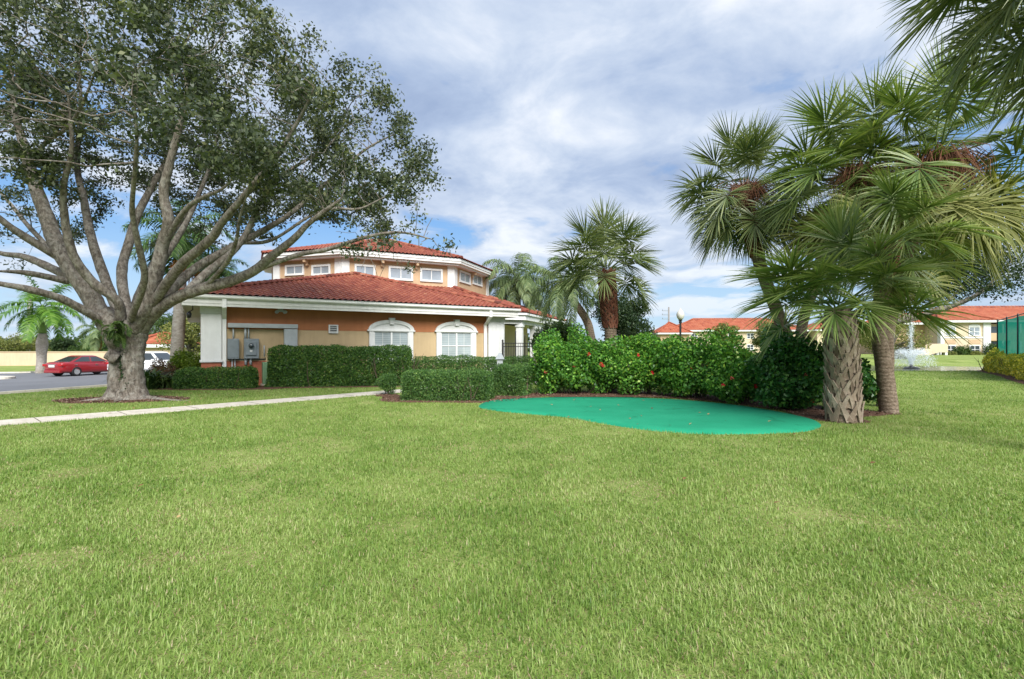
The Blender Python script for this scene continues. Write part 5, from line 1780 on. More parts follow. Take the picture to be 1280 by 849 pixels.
for q in (-1.2, -0.3, 0.6): seed_cluster(fp, np.array(at(228, 296, 27)) - np.array([-17.6, 26.8, 0]) - np.array([0, 0, 1.45]), np.random.default_rng(int(q * 10) + 50), 70, 1.1, 0.8, q, 0.014)
M['fibre'] = M['fibre_keep']
feather_palm('date_palm', 'bushy palm showing above the left corner of the clubhouse roof', (-17.4, 30.5, 0), at(270, 335, 30.5), 26, 'feather', 45, 2.0, 0.5, 0.22, 0.2, None, None, -35, 80, 0.8, 0.15, 44, 0.045, 'feather palms', M['bark_palm'], 0.12)
feather_palm('queen_palm', 'small palm with a hanging dead orange frond beyond the red car', (-49.6, 61, -0.5), at(122, 413, 61), 14, 'feather_grey', 46, 2.7, 0.7, 0.24, 0.2, None, None, -35, 75, 1.4, 0.15, 40, 0.08, 'feather palms', M['bark_palm'], 0.16, None, 2)

# ------------------------------------------------------------------ hedges and shrubs
HG = 'clipped hedges round the clubhouse'
hedge('hedge', [(-9.72, 20.62), (-7.0, 20.95), (-4.2, 21.4)], 1.0, 1.66, M['leaf_clip'], 'tall boxy clipped hedge along the clubhouse front under the first arched window', (0.062, 0.036), 1500, 51, HG, e=0.3)
hedge('hedge', [(-12.75, 19.55), (-11.2, 19.7), (-9.95, 19.85)], 0.85, 0.84, M['leaf_clip'], 'knee high dark clipped hedge below the grey meter boxes', (0.055, 0.032), 1900, 52, HG, e=0.5)
hedge('hedge', [(-3.25, 15.85), (-1.9, 15.7), (-0.62, 15.6)], 1.6, 0.90, M['leaf_trim'], 'broad waist high clipped hedge left of the putting green tip', (0.042, 0.024), 2300, 53, HG, e=0.28, up=0.15)
hedge('hedge', [(-0.5, 17.25), (0.05, 17.1), (0.5, 16.95)], 1.3, 1.02, M['leaf_trim'], 'short clipped hedge block between the broad hedge and the hibiscus', (0.042, 0.024), 2300, 54, HG, e=0.28, up=0.15)
hedge('hedge', [(-4.3, 22.4), (-1.8, 22.3), (0.9, 22.6)], 1.1, 1.18, M['leaf_trim'], 'pale topped clipped hedge under the second arched window', (0.05, 0.028), 1500, 55, HG)
shrub('shrub', [((-4.15, 17.1, 0.42), (0.34, 0.33, 0.34))], 2600, M['leaf_trim'], 'little round clipped shrub at the end of the footpath', (0.045, 0.026), 56, 'shrubs round the clubhouse', stems=5)
shrub('shrub', [((-14.3, 22.3, 0.95), (0.6, 0.5, 0.55)), ((-13.7, 22.0, 0.75), (0.45, 0.4, 0.55))], 3000, M['leaf_lime'], 'bright lime green shrub at the left corner of the clubhouse', (0.10, 0.055), 57, 'shrubs round the clubhouse')
shrub('shrub', [((-14.6, 21.6, 0.45), (0.55, 0.35, 0.45)), ((-15.3, 22.2, 0.5), (0.4, 0.35, 0.6))], 1900, leafmat('bronze_leaf', [(0, (0.05, 0.03, 0.02)), (0.6, (0.14, 0.075, 0.04)), (1, (0.17, 0.16, 0.05))], 0.25), 'bronze tinted shrub behind the strappy plant', (0.10, 0.04), 58, 'shrubs round the clubhouse')


def strap_plant(loc, n, L, mat, label, seed):
    r = np.random.default_rng(seed)
    root = empty('strappy_plant', loc, label, 'plant')
    V, Fc, R, b = [], [], [], 0
    for i in range(n):
        az = r.uniform(0, 6.28); d = np.array([math.cos(az) * 0.5, math.sin(az) * 0.5, r.uniform(0.6, 1.6)]); d /= np.linalg.norm(d)
        q = np.array([r.normal() * 0.2, r.normal() * 0.16, 0.0]); w = np.array([-math.sin(az), math.cos(az), 0]); l = L * r.uniform(0.6, 1.1); rv = r.random()
        for k, pf in enumerate((0.7, 1, 0.95, 0.7, 0.05)):
            V += [q - w * 0.03 * pf, q + w * 0.03 * pf]; R += [rv, rv]
            d = d + np.array([0, 0, -0.2 * (k + 0.5)]); d /= np.linalg.norm(d); q = q + d * l / 4
        Fc += [(b + 2 * k, b + 2 * k + 1, b + 2 * k + 3, b + 2 * k + 2) for k in range(4)]; b += 10
    link('leaves', np_mesh('leaves', np.array(V), np.array(Fc), mat, np.array(R)), root)
    return root


strap_plant((-13.9, 19.55, 0), 230, 1.15, M['leaf_mid'], 'strappy green clump at the left end of the low dark hedge', 3)
strap_plant((-13.25, 19.7, 0), 110, 0.8, M['leaf_mid'], 'smaller strappy clump half covered by the low dark hedge', 4)

# flowering hedge: five hibiscus bushes
HB = 'hibiscus bushes of the flowering hedge'


def hibiscus(ells, n, label, seed, mat='leaf_hib', flowers=8, leaf=(0.105, 0.066)):
    root = shrub('hibiscus_bush', ells, n, M[mat], label, leaf, seed, HB, 'bush', 0.45, 0.34, 0.0, 20, 0.35, 0.3)
    r = np.random.default_rng(seed)
    for i in range(flowers):
        c, q = ells[r.integers(len(ells))]
        c, q = np.array(c), np.array(q)
        d = np.array([r.normal() * 0.6, -1.0, r.uniform(-0.5, 0.6)]); d /= np.linalg.norm(d)
        p = c + d * q * 1.02
        if p[2] < 0.15: continue
        nn = d + r.normal(size=3) * 0.3; nn /= np.linalg.norm(nn)
        u = np.cross(nn, (0, 0, 1)); u /= np.linalg.norm(u); v = np.cross(nn, u)
        mb = MB()
        R = r.uniform(0.045, 0.065)
        for k in range(5):
            a = 2 * PI * k / 5 + r.uniform(0, 1)
            e = u * math.cos(a) + v * math.sin(a); s = np.cross(nn, e)
            mb.add([p, p + e * R * 0.6 + s * R * 0.5 + nn * 0.02, p + e * R * 1.15 + nn * 0.012, p + e * R * 0.6 - s * R * 0.5 + nn * 0.02], [(0, 1, 2, 3)])
        mb.tube([p, p + nn * 0.07], [0.006, 0.009], 5)
        mb.build('flower', M['flower'] if r.random() < 0.7 else M['flower_pink'], root)
    return root


hibiscus([((1.45, 17.75, 1.10), (0.95, 0.95, 0.98)), ((2.35, 17.9, 1.15), (0.95, 0.9, 0.95)), ((1.75, 17.5, 0.75), (0.95, 0.7, 0.6)), ((2.9, 17.6, 0.85), (0.8, 0.75, 0.72))], 21000, 'hibiscus bush at the left end of the flowering hedge beside the clipped block', 61, flowers=6)
hibiscus([((3.9, 17.6, 1.0), (0.95, 0.9, 0.9)), ((4.7, 17.3, 1.1), (0.9, 0.9, 0.92)), ((4.2, 17.2, 0.75), (0.95, 0.65, 0.58))], 17000, 'hibiscus bush of the flowering hedge in front of the rusty trunked palm', 62, flowers=2)
hibiscus([((5.45, 16.6, 1.1), (0.85, 0.9, 0.9)), ((6.1, 16.1, 1.05), (0.85, 0.9, 0.9)), ((5.7, 16.1, 0.74), (0.9, 0.7, 0.58))], 16000, 'hibiscus bush in the middle of the flowering hedge below the street lamp', 63, flowers=4)
hibiscus([((6.35, 15.0, 1.0), (0.7, 0.8, 0.85)), ((6.65, 14.5, 0.85), (0.65, 0.7, 0.75)), ((6.3, 14.6, 0.5), (0.7, 0.6, 0.5))], 10500, 'sparse hibiscus bush with bare twigs left of the dark glossy bush', 64, flowers=5)
hibiscus([((7.05, 13.35, 1.02), (0.75, 0.85, 0.92)), ((7.55, 12.95, 0.95), (0.7, 0.8, 0.85)), ((7.1, 12.9, 0.55), (0.75, 0.7, 0.52)), ((8.35, 12.85, 0.8), (0.7, 0.6, 0.72))], 17500, 'dark glossy bush at the right end of the flowering hedge behind the short palm', 65, 'leaf_glossy', 3, (0.11, 0.07))

hedge('hedge', [(33.3, 35.2), (30.0, 30.6), (25.6, 24.6), (20.0, 17.2)], 1.5, 1.22, M['leaf_yellow'], 'yellow variegated hedge in front of the green tennis court screen', (0.13, 0.07), 330, 71, None, e=0.6, rough=0.14)

# ------------------------------------------------------------------ trees further off
TG = 'trees in the distance'
bg_tree('leafy_tree', (5.7, 27, 0), 4.9, 2.0, M['leaf_dark'], 'dark rounded tree with forked trunk right behind the rusty trunked palm', 81, 0.12, 15000, 0.3, 0.85, TG, lean=(0.1, 0))
bg_tree('leafy_tree', (2.4, 27, 0), 3.4, 1.55, M['leaf_mid'], 'mid green bushy tree between the porch and the leaning queen palm', 82, 0.12, 11000, 0.25, 0.95, TG)
bg_tree('leafy_tree', (5.6, 22.6, 0), 2.45, 0.85, M['leaf_lime'], 'small light green tree behind the hedge left of the street lamp', 83, 0.1, 6000, 0.2, 1.0, TG)
bg_tree('oak_tree', (23.2, 31.6, 0), 8.6, 4.6, M['leaf_dark'], 'wide dark oak showing behind the palm fronds at the right', 84, 0.15, 30000, 0.35, 0.42, TG, lean=(4.7, 0.8), lobes=22, tr=0.26, fl=0.05)
bg_tree('willow_tree', (41.5, 56, 0), 5.0, 3.2, M['leaf_olive'], 'pale feathery tree on the far bank left of the fountain', 85, 0.16, 10000, 0.3, 0.75, TG, gaps=0.25)
bg_tree('leafy_tree', (34.5, 53, 0.2), 1.9, 1.0, M['leaf_mid'], 'round green bush on the far bank behind the two palm trunks', 86, 0.16, 4000, 0.15, 0.9, TG)
# row beyond the beige wall
for i, (px, Y, h, rd, mt, lab) in enumerate([
        (8, 66, 4.3, 2.5, 'leaf_olive', 'olive tree beyond the beige wall at the left edge of the view'),
        (38, 70, 3.6, 2.2, 'leaf_olive', 'low olive tree beyond the wall left of the royal palm trunk'),
        (63, 68, 3.3, 1.8, 'leaf_olive', 'olive tree beyond the wall right of the royal palm trunk'),
        (79, 64, 3.7, 1.4, 'leaf_dark', 'dark leaved tree beyond the wall above the red car roof'),
        (96, 64, 2.4, 1.2, 'leaf_mid', 'small green tree beyond the wall above the red car bonnet'),
        (-30, 66, 5.2, 3.0, 'leaf_olive', 'taller olive tree outside the left edge beyond the wall'),
        (196, 75, 7.0, 3.2, 'leaf_mid', 'leafy tree behind the small red roofed building'),
        (238, 46, 5.0, 2.4, 'leaf_olive', 'loose olive tree left of the clubhouse corner'),
        (217, 60, 6.0, 2.6, 'leaf_mid', 'green tree behind the smooth grey palm trunk')]):
    p = at(px, 434, Y)
    bg_tree('leafy_tree', (p[0], Y, -0.5 if px < 200 else -0.2), h, rd, M[mt], lab, 100 + i, 0.20, 5500, 0.25, 0.85, TG)
for i, (px, Y, h, rd, lab) in enumerate([(908, 60, 4.6, 1.9, 'round grey green palm like tree in front of the far red roofs'), (957, 62, 4.9, 2.0, 'second round tree in front of the far red roofs, nearer the palms')]):
    p = at(px, 434, Y)
    bg_tree('leafy_tree', (p[0], Y, 0), h, rd, M['leaf_olive'], lab, 120 + i, 0.22, 5000, 0.3, 0.9, TG)

# far belt of woodland that closes the horizon
r = np.random.default_rng(77)
P_ = []
for x in np.arange(-230, 260, 7.0):
    y = 190 + 25 * math.sin(x * 0.02) + r.normal() * 6
    P_.append(((x + r.normal() * 2, y, 1.8), (5.5, 5, r.uniform(2.6, 5.2))))
p, d = blob_points(P_, 42000, r, 0.4, 0.25, 0)
tag(link('treeline', leaf_mesh('treeline', p, 0.95, 0.7, M['leaf_mid'], d, 0.5, 7, 0.2)), 'far belt of trees along the horizon', None, None, 'stuff')
# ------------------------------------------------------------------ walls, fences, lamps
bw = empty('boundary_wall', (-60, 57, -0.5), 'long beige rendered wall across the road at the far left', 'wall')
mb = MB(); fw = Frame((-150, 40.5), 10.4)
fw.box(mb, 0, 112, 0, 0.25, -0.75, 1.02); mb.build('wall_face', M['wall_beige'], bw)
mb = MB(); fw.box(mb, -0.05, 112.05, -0.06, 0.31, 1.021, 1.10); mb.build('coping', M['wall_beige'], bw, bevel=0.01)


def picket_fence(a, b_, h, label, zb=0.0):
    a, b_ = np.array(a, float), np.array(b_, float)
    L = np.linalg.norm(b_ - a); ang = math.degrees(math.atan2(b_[1] - a[1], b_[0] - a[0]))
    fr = Frame(a, ang)
    root = empty('metal_fence', (a[0], a[1], zb), label, 'fence', 'black pool fence runs')
    mb = MB()
    for z in (0.12, h - 0.22, h - 0.06): fr.box(mb, 0, L, -0.018, 0.018, z, z + 0.035)
    n = int(L / 0.115)
    for i in range(n): u = (i + 0.5) * L / n; fr.box(mb, u - 0.0085, u + 0.0085, -0.0085, 0.0085, 0.06, h - 0.06)
    mb.build('picket_panel', M['black'], root)
    k = int(L / 2.0) + 1
    for i in range(k):
        u = i * L / (k - 1)
        mb = MB(); fr.box(mb, u - 0.035, u + 0.035, -0.035, 0.035, -0.1, h + 0.06); mb.lathe([(0.05, h + 0.06), (0.05, h + 0.09), (0.0, h + 0.15)], fr(u, 0), 8)
        mb.build('post', M['black'], root)
    return root


picket_fence((-0.45, 24.6), (3.0, 25.4), 1.83, 'black metal picket fence in front of the clubhouse porch')
picket_fence((3.2, 25.45), (9.5, 28.6), 1.72, 'black metal picket fence seen through the gap behind the rusty trunked palm')
# two slim posts rising inside the porch fence
for i, (px, lab) in enumerate(((644.5, 'taller slim black post just inside the porch fence'), (656, 'shorter slim black post inside the porch fence'))):
    p = at(px, 434, 26.2 + i * 0.8)
    root = empty('slim_post', (p[0], p[1], 0), lab, 'post', 'slim posts by the porch')
    mb = MB(); mb.lathe([(0.06, 0), (0.06, 0.1), (0.03, 0.12), (0.027, 2.35 - 0.2 * i), (0.045, 2.37 - 0.2 * i), (0.0, 2.47 - 0.2 * i)], (p[0], p[1], 0), 10); mb.build('shaft', M['black'], root)

p = at(625, 434, 21.4)
sp = empty('garden_post', (p[0], p[1], 0), 'small grey post with pyramid cap poking out of the pale topped hedge', 'post')
mb = MB(); mb.box((p[0], p[1], 0.55), (0.24, 0.24, 1.1)); mb.build('shaft', M['steel_light'], sp, bevel=0.01)
mb = MB(); mb.add([(p[0] - .19, p[1] - .19, 1.10), (p[0] + .19, p[1] - .19, 1.10), (p[0] + .19, p[1] + .19, 1.10), (p[0] - .19, p[1] + .19, 1.10), (p[0] - .05, p[1] - .05, 1.36), (p[0] + .05, p[1] - .05, 1.36), (p[0] + .05, p[1] + .05, 1.36), (p[0] - .05, p[1] + .05, 1.36)],
       [(0, 3, 2, 1), (4, 5, 6, 7), (0, 1, 5, 4), (1, 2, 6, 5), (2, 3, 7, 6), (3, 0, 4, 7)]); mb.build('cap', M['steel'], sp)

# street lamp
p = at(850.5, 434, 30)
M['globe'] = surf('frosted_globe', (0.55, 0.54, 0.48), 0.35, 0.06, 4)
lp = empty('street_lamp', (p[0], p[1], 0), 'black lamp post with a pale globe above the flowering hedge', 'street lamp')
mb = MB(); mb.lathe([(0.16, 0), (0.16, 0.12), (0.10, 0.25), (0.065, 0.5), (0.058, 3.0), (0.09, 3.02), (0.09, 3.10), (0.05, 3.14)], p * [1, 1, 0], 14); mb.build('post', M['black'], lp, smooth=False)
mb = MB(); mb.lathe([(0.10, 3.14), (0.12, 3.2), (0.0, 3.2)], p * [1, 1, 0], 14); mb.build('collar', M['black'], lp)
mb = MB(); mb.lathe([(0.10, 3.2), (0.19, 3.32), (0.23, 3.48), (0.20, 3.62), (0.11, 3.74), (0.05, 3.80), (0.03, 3.88), (0.0, 3.89)], p * [1, 1, 0], 18); mb.build('globe', M['globe'], lp, smooth=True)


def utility_pole(px, Y, ytop, label, arms, zb=0.0, rad=0.16):
    p = at(px, ytop, Y)
    root = empty('utility_pole', (p[0], p[1], zb), label, 'utility pole', 'utility poles')
    mb = MB(); mb.lathe([(rad * 1.15, zb - 0.2), (rad * 0.8, p[2])], (p[0], p[1], 0), 10); mb.build('pole', surf('pole_grey', (0.22, 0.21, 0.2), 0.8, 0.1), root, smooth=True)
    for i, (dz, l) in enumerate(arms):
        mb = MB(); mb.box((p[0] - l * 0.42, p[1], p[2] - dz), (l, 0.12, 0.12)); mb.lathe([(0.07, 0), (0.1, 0.1), (0.05, 0.3), (0, 0.32)], (p[0] - l * 0.85, p[1], p[2] - dz + 0.05), 8)
        mb.build('cross_arm', M['steel'], root)
    return root


utility_pole(836, 125, 384, 'grey utility pole with short side arms beyond the far red roofs', [(0.9, 1.8), (1.9, 1.8), (2.9, 1.8)], 0, 0.24)
utility_pole(37.5, 75, 366, 'grey utility pole behind the royal palm crown', [], -0.5, 0.36)
utility_pole(168.5, 80, 374, 'thin dark pole seen through the fork of the big tree', [], -0.5, 0.22)

# tennis court screen
sc = empty('court_screen', (32, 33.5, 0), 'tall dark green mesh tennis court screen behind the yellow hedge', 'fence')
fs_ = Frame((32.15, 33.9), 180 + 53)
m, nt, out = new_mat('green_mesh')
b = N(nt, 'ShaderNodeBsdfPrincipled', Roughness=1.0); b.inputs['Specular IOR Level'].default_value = 0.0
nt.links.new(ramp(nt, [(0.3, (0.012, 0.10, 0.075)), (0.7, (0.025, 0.16, 0.12))], noise(nt, 0.7, 4)).outputs[0], b.inputs['Base Color'])
tl = N(nt, 'ShaderNodeBsdfTranslucent'); tl.inputs[0].default_value = (0.015, 0.20, 0.15, 1)
m2 = N(nt, 'ShaderNodeMixShader', Fac=0.55); nt.links.new(b.outputs[0], m2.inputs[1]); nt.links.new(tl.outputs[0], m2.inputs[2])
tr = N(nt, 'ShaderNodeBsdfTransparent'); mx = N(nt, 'ShaderNodeMixShader', Fac=0.05)
nt.links.new(m2.outputs[0], mx.inputs[1]); nt.links.new(tr.outputs[0], mx.inputs[2]); nt.links.new(mx.outputs[0], out.inputs[0]); M['mesh'] = m
for i in range(4):
    u0, u1 = i * 3.6, (i + 1) * 3.6
    mb = MB()
    n = 12
    vs = []
    for k in range(n + 1):
        u = u0 + (u1 - u0) * k / n
        sag = 0.03 * math.sin(k / n * PI)
        vs += [fs_(u, 0.02 + sag, 0.15), fs_(u, 0.02 + 0.05 * math.sin(k * 1.3) * 0.3, 1.7), fs_(u, 0.02, 3.3 - 0.04 * math.sin(k / n * PI))]
    mb.add(vs, [(3 * k + q, 3 * k + 3 + q, 3 * k + 4 + q, 3 * k + 1 + q) for k in range(n) for q in (0, 1)]); mb.build('mesh_panel', M['mesh'], sc)
for i in range(5):
    mb = MB(); mb.lathe([(0.045, -0.2), (0.045, 3.42), (0.0, 3.46)], fs_(i * 3.6, 0.0), 10); mb.build('post', M['green_box'] if False else M['black'], sc, smooth=True)
mb = MB(); mb.tube([fs_(0, 0, 3.36), fs_(14.4, 0, 3.36)], [0.03, 0.03], 8); mb.build('rail', M['black'], sc)


# ------------------------------------------------------------------ apartments
def small_window(fr, u0, u1, z0, z1, parent, grid=2, arch=False, v=0.0):
    t = 0.14
    mb = MB()
    fr.box(mb, u0, u0 + t, v - 0.08, v, z0 + t, z1); fr.box(mb, u1 - t, u1, v - 0.08, v, z0 + t, z1)
    fr.box(mb, u0 - 0.05, u1 + 0.05, v - 0.1, v, z0, z0 + t); fr.box(mb, u0, u1, v - 0.085, v, z1, z1 + t)
    if arch:
        um, hw = (u0 + u1) / 2, (u1 - u0) / 2
        mb.prism([fr(um - hw * math.cos(PI * i / 14), v - 0.09, z1 + t + 0.42 * math.sin(PI * i / 14)) for i in range(15)], fr.n * 0.088)
    w = mb.build('window', M['white'], parent)
    mb = MB(); fr.box(mb, u0 + t, u1 - t, v - 0.03, v - 0.004, z0 + t, z1); mb.build('pane', M['dark_pane'] if not arch else M['lantern_pane'], w)
    mb = MB()
    um = (u0 + u1) / 2
    fr.box(mb, um - 0.05, um + 0.05, v - 0.055, v - 0.031, z0 + t, z1)
    zm = (z0 + z1) / 2
    fr.box(mb, u0 + t, um - 0.05, v - 0.05, v - 0.031, zm - 0.04, zm + 0.04); fr.box(mb, um + 0.05, u1 - t, v - 0.05, v - 0.031, zm - 0.04, zm + 0.04)
    mb.build('sash', M['white'], w)


def hip_roof(fr, u0, u1, v0, v1, z0, rise, name, parent, ov=0.8, seed=0, mat='roof_far', fascia=True):
    a, b_, c, d = fr(u0 - ov, v0 - ov, z0), fr(u1 + ov, v0 - ov, z0), fr(u1 + ov, v1 + ov, z0), fr(u0 - ov, v1 + ov, z0)
    k = (v1 - v0) / 2 + ov
    k2 = min(k, (u1 - u0) / 2 + ov - 0.05)
    r0, r1 = fr(u0 - ov + k2, (v0 + v1) / 2, z0 + rise), fr(u1 + ov - k2, (v0 + v1) / 2, z0 + rise)
    mb = MB()
    kw = dict(pitch=0.6, course=0.7, hgt=0.05, step=0.03, per=4)
    tiled(mb, a, b_, r1, r0, seed=seed, **kw); tiled(mb, b_, c, r1, r1, seed=seed + 1, **kw); tiled(mb, d, a, r0, r0, seed=seed + 2, **kw); tiled(mb, c, d, r0, r1, seed=seed + 3, **kw)
    up_ = np.array([0, 0, 0.06])
    for p, q in ((a, r0), (b_, r1), (r0, r1)): ridge_tiles(mb, p + up_, q + up_, 0.2, 0.6, seed)
    mb.build(name, M[mat], parent)
    if fascia:
        mb = MB()
        fr.box(mb, u0 - ov + 0.02, u1 + ov - 0.02, v0 - ov + 0.02, v1 + ov - 0.02, z0 - 0.34, z0 - 0.02)
        mb.build('eaves', M['white'], parent)


AP = Frame(at(1150, 434, 83)[:2], -3)
apt = empty('apartment_building', (75, 85, 0.35), 'two storey cream apartment building with red roof and outside stair beyond the pond', 'building', 'apartment buildings')


def pz(px, py, v=0): return AP.pix(px, py, v)


GZ = 0.3
ur = pz(1236, 420)[0]
uL = pz(1176, 420)[0]
ze = pz(1205, 403)[1]
mb = MB(); AP.box(mb, uL, ur, 0, 12, -0.5, ze); mb.build('wall', M['pale_cream'], apt)
mb = MB(); AP.box(mb, -1.6, uL - 0.02, 3.5, 14, -0.5, ze - 0.2); mb.build('wall', M['peach'], apt)
mb = MB(); AP.box(mb, ur + 0.02, ur + 34, 3.0, 14, -0.5, ze - 0.15); mb.build('wall', M['pale_cream'], apt)
hip_roof(AP, uL, ur, 0, 12, ze + 0.3, 2.4, 'roof', apt, seed=200)
hip_roof(AP, uL + 1.5, ur + 34, 2.6, 14, ze + 0.45, 2.6, 'roof', apt, seed=210)
hip_roof(AP, -1.8, uL + 3, 3.2, 14, ze + 0.1, 2.0, 'roof', apt, seed=220)
mb = MB(); a_, b_ = pz(1228.5, 420)[0], pz(1236.5, 420)[0]; AP.box(mb, a_, b_ + 0.15, -0.14, 1.0, -0.4, ze - 0.1); mb.build('pilaster', M['white'], apt)
mb = MB(); AP.box(mb, uL - 0.1, uL + 0.5, -0.1, 0.6, -0.4, ze - 0.1); mb.build('pilaster', M['white'], apt)
mb = MB(); zz = pz(1200, 422)[1]; AP.box(mb, uL + 0.52, a_ - 0.02, -0.07, -0.002, zz - 0.12, zz + 0.12); mb.build('string_course', M['white'], apt)
for (p0, p1) in ((1181, 1194.5), (1210.5, 1225)):
    (u0, zt), (u1, zb_) = pz(p0, 409.5), pz(p1, 420)
    small_window(AP, u0, u1, zb_, zt, apt, arch=True)
    (u0, zt), (u1, zb_) = pz(p0 + 1, 432.5), pz(p1, 441.5)
    small_window(AP, u0, u1, zb_, zt, apt)
    (u0, zt), (u1, zb_) = pz(p0, 422.6), pz(p1, 430)
    mb = MB(); AP.box(mb, u0, u1, -0.05, -0.003, zb_, zt - 0.25); mb.build('wall_panel', M['terra'] if False else M['peach'], apt)
small_window(AP, 0.3, 1.6, 3.6, 5.0, apt, v=3.5, arch=False)
small_window(AP, 0.3, 1.6, 0.9, 2.2, apt, v=3.5, arch=False)
# balconies right of the pilaster
for z0 in (2.9,):
    mb = MB(); AP.box(mb, ur + 0.3, ur + 6, 1.0, 2.98, z0 - 0.25, z0); AP.box(mb, ur + 0.3, ur + 6, 1.0, 1.15, z0 + 0.001, z0 + 1.0); mb.build('balcony', M['peach'], apt)
for z0, z1_ in ((0.4, 2.5), (3.0, 5.0)):
    mb = MB(); AP.box(mb, ur + 0.8, ur + 5.4, 2.94, 2.998, z0, z1_); mb.build('balcony_opening', M['dark_pane'], apt)
mb = MB()
for u in (ur + 0.5, ur + 3.1, ur + 5.8): AP.box(mb, u - 0.15, u + 0.15, 1.02, 1.3, 1.0 if False else -0.4, 2.64)
for u in (ur + 0.5, ur + 3.1, ur + 5.8): AP.box(mb, u - 0.12, u + 0.12, 1.02, 1.14, 3.905, ze - 0.2)
mb.build('balcony_posts', M['white'], apt)
for u in np.arange(ur + 9, ur + 32, 4.6):
    small_window(AP, u, u + 1.7, 0.9, 2.3, apt, v=3.0); small_window(AP, u, u + 1.7, 3.7, 5.2, apt, v=3.0)
# outside stair with solid cream parapet
(uA, zA), (uB, zB) = pz(1143, 447, -3), pz(1172, 432.5, -3)
mb = MB()
for v0 in (-3.2, -1.4):
    mb.prism([AP(uA, v0, zA - 0.3), AP(uB, v0, zB - 1.0), AP(uB + 1.4, v0, zB - 1.0), AP(uB + 1.4, v0, zB + 0.35), AP(uB, v0, zB + 0.35), AP(uA, v0, zA + 0.75)], AP.n * 0.2)
st = mb.build('stair_parapet', M['pale_cream'], apt)
mb = MB()
for i in range(14):
    t = i / 14
    AP.box(mb, uA + (uB - uA) * t, uA + (uB - uA) * (t + 1 / 14), -2.98, -1.42, zA + (zB - zA) * t - 0.5 - 0.002 * i, zA + (zB - zA) * (t + 1 / 14) - 0.28)
AP.box(mb, uB + 0.002, uB + 1.4, -2.98, -0.05, zB - 0.6, zB - 0.3)
mb.build('stair_flight', M['concrete'], apt)
mb = MB()
for u, z in ((uB + 1.2, zB - 1.0),): AP.box(mb, u - 0.18, u + 0.18, -3.17, -2.8, -0.5, z); AP.box(mb, u - 0.18, u + 0.18, -1.4, -1.05, -0.5, z)
mb.build('stair_post', M['white'], apt)
# clipped bushes along its foot
for i, (px, rd, h, mt, lab) in enumerate([(1203, 1.15, 1.9, 'leaf_mid', 'round dark green bush between the ground floor windows of the apartments'), (1186, 0.8, 0.95, 'leaf_olive', 'low bush under the left ground floor window of the apartments'), (1219, 0.9, 0.95, 'leaf_olive', 'low bush under the right ground floor window of the apartments'), (1243, 1.5, 2.3, 'leaf_mid', 'leafy bush below the balcony of the apartments')]):
    u = pz(px, 434, -1.2)[0]; q = AP(u, -1.2)
    shrub('shrub', [((q[0] - rd * .4, q[1], h * .5), (rd * .8, .7, h * .5)), ((q[0] + rd * .4, q[1], h * .48), (rd * .8, .7, h * .5))], 1500, M[mt], lab, (0.2, 0.12), 140 + i, 'bushes along the apartments', z0=0.25)

# far apartments in the middle
MF = Frame(at(821, 434, 118)[:2], -4)
ap2 = empty('apartment_building', (60, 122, 0), 'long low apartment building with orange red hip roofs behind the flowering hedge', 'building', 'apartment buildings')
u1 = MF.pix(838, 420)[0]; u2 = MF.pix(866, 420)[0]; u3 = MF.pix(1010, 420)[0]; u4 = MF.pix(1100, 420)[0]
mb = MB(); MF.box(mb, 0.8, u1 + 4, 0, 10, -0.4, 4.5); mb.build('wall', M['peach'], ap2)
mb = MB(); MF.box(mb, u1 + 1, u3, 1.5, 14, -0.4, 5.2); mb.build('wall', M['pale_cream'], ap2)
mb = MB(); MF.box(mb, u3 + 1.5, u4, -1, 12, -0.4, 5.2); mb.build('wall', M['pale_cream'], ap2)
hip_roof(MF, 0.8, u1 + 4, 0, 10, 4.9, 2.6, 'roof', ap2, seed=300)
hip_roof(MF, u1 + 1, u3, 1.5, 14, 5.55, 2.9, 'roof', ap2, seed=310)
hip_roof(MF, u3 + 1.5, u4, -1, 12, 5.55, 2.9, 'roof', ap2, seed=320)
for u in np.arange(u1 + 5, u3 - 3, 4.2):
    for z0 in (0.9, 3.5): small_window(MF, u, u + 1.6, z0, z0 + 1.2, ap2, v=1.5)
for u in np.arange(u3 + 3, u4 - 3, 4.2):
    for z0 in (0.9, 3.5): small_window(MF, u, u + 1.6, z0, z0 + 1.2, ap2, v=-1)
# gatehouse on the far left
GH = Frame(at(164, 434, 54)[:2], 6)
gh = empty('small_building', (-37, 55, -0.5), 'small cream outbuilding with a red hip roof behind the white pickup', 'building')
mb = MB(); GH.box(mb, 0, 4.8, 0, 4, -0.7, 1.55); mb.build('wall', M['pale_cream'], gh)
mb = MB(); GH.box(mb, 0.5, 4.2, -0.05, -0.003, -0.5, 1.2); mb.build('garage_door', surf('garage_paint', (0.55, 0.45, 0.3), 0.6), gh)
hip_roof(GH, 0, 4.8, 0, 4, 1.9, 1.15, 'roof', gh, ov=0.5, seed=400)

# ------------------------------------------------------------------ fountain
fx = at(1139, 434, 40.5); fz = -0.09
ft = empty('fountain', (fx[0], fx[1], fz), 'floating fountain throwing white spray up from the pond', 'fountain')
m, nt, out = new_mat('spray')
d1 = N(nt, 'ShaderNodeBsdfDiffuse'); d1.inputs[0].default_value = (0.85, 0.9, 0.92, 1)
d2 = N(nt, 'ShaderNodeBsdfTranslucent'); d2.inputs[0].default_value = (0.85, 0.9, 0.92, 1)
mx = N(nt, 'ShaderNodeMixShader', Fac=0.5); nt.links.new(d1.outputs[0], mx.inputs[1]); nt.links.new(d2.outputs[0], mx.inputs[2]); nt.links.new(mx.outputs[0], out.inputs[0])
M['spray'] = m
r = np.random.default_rng(9)


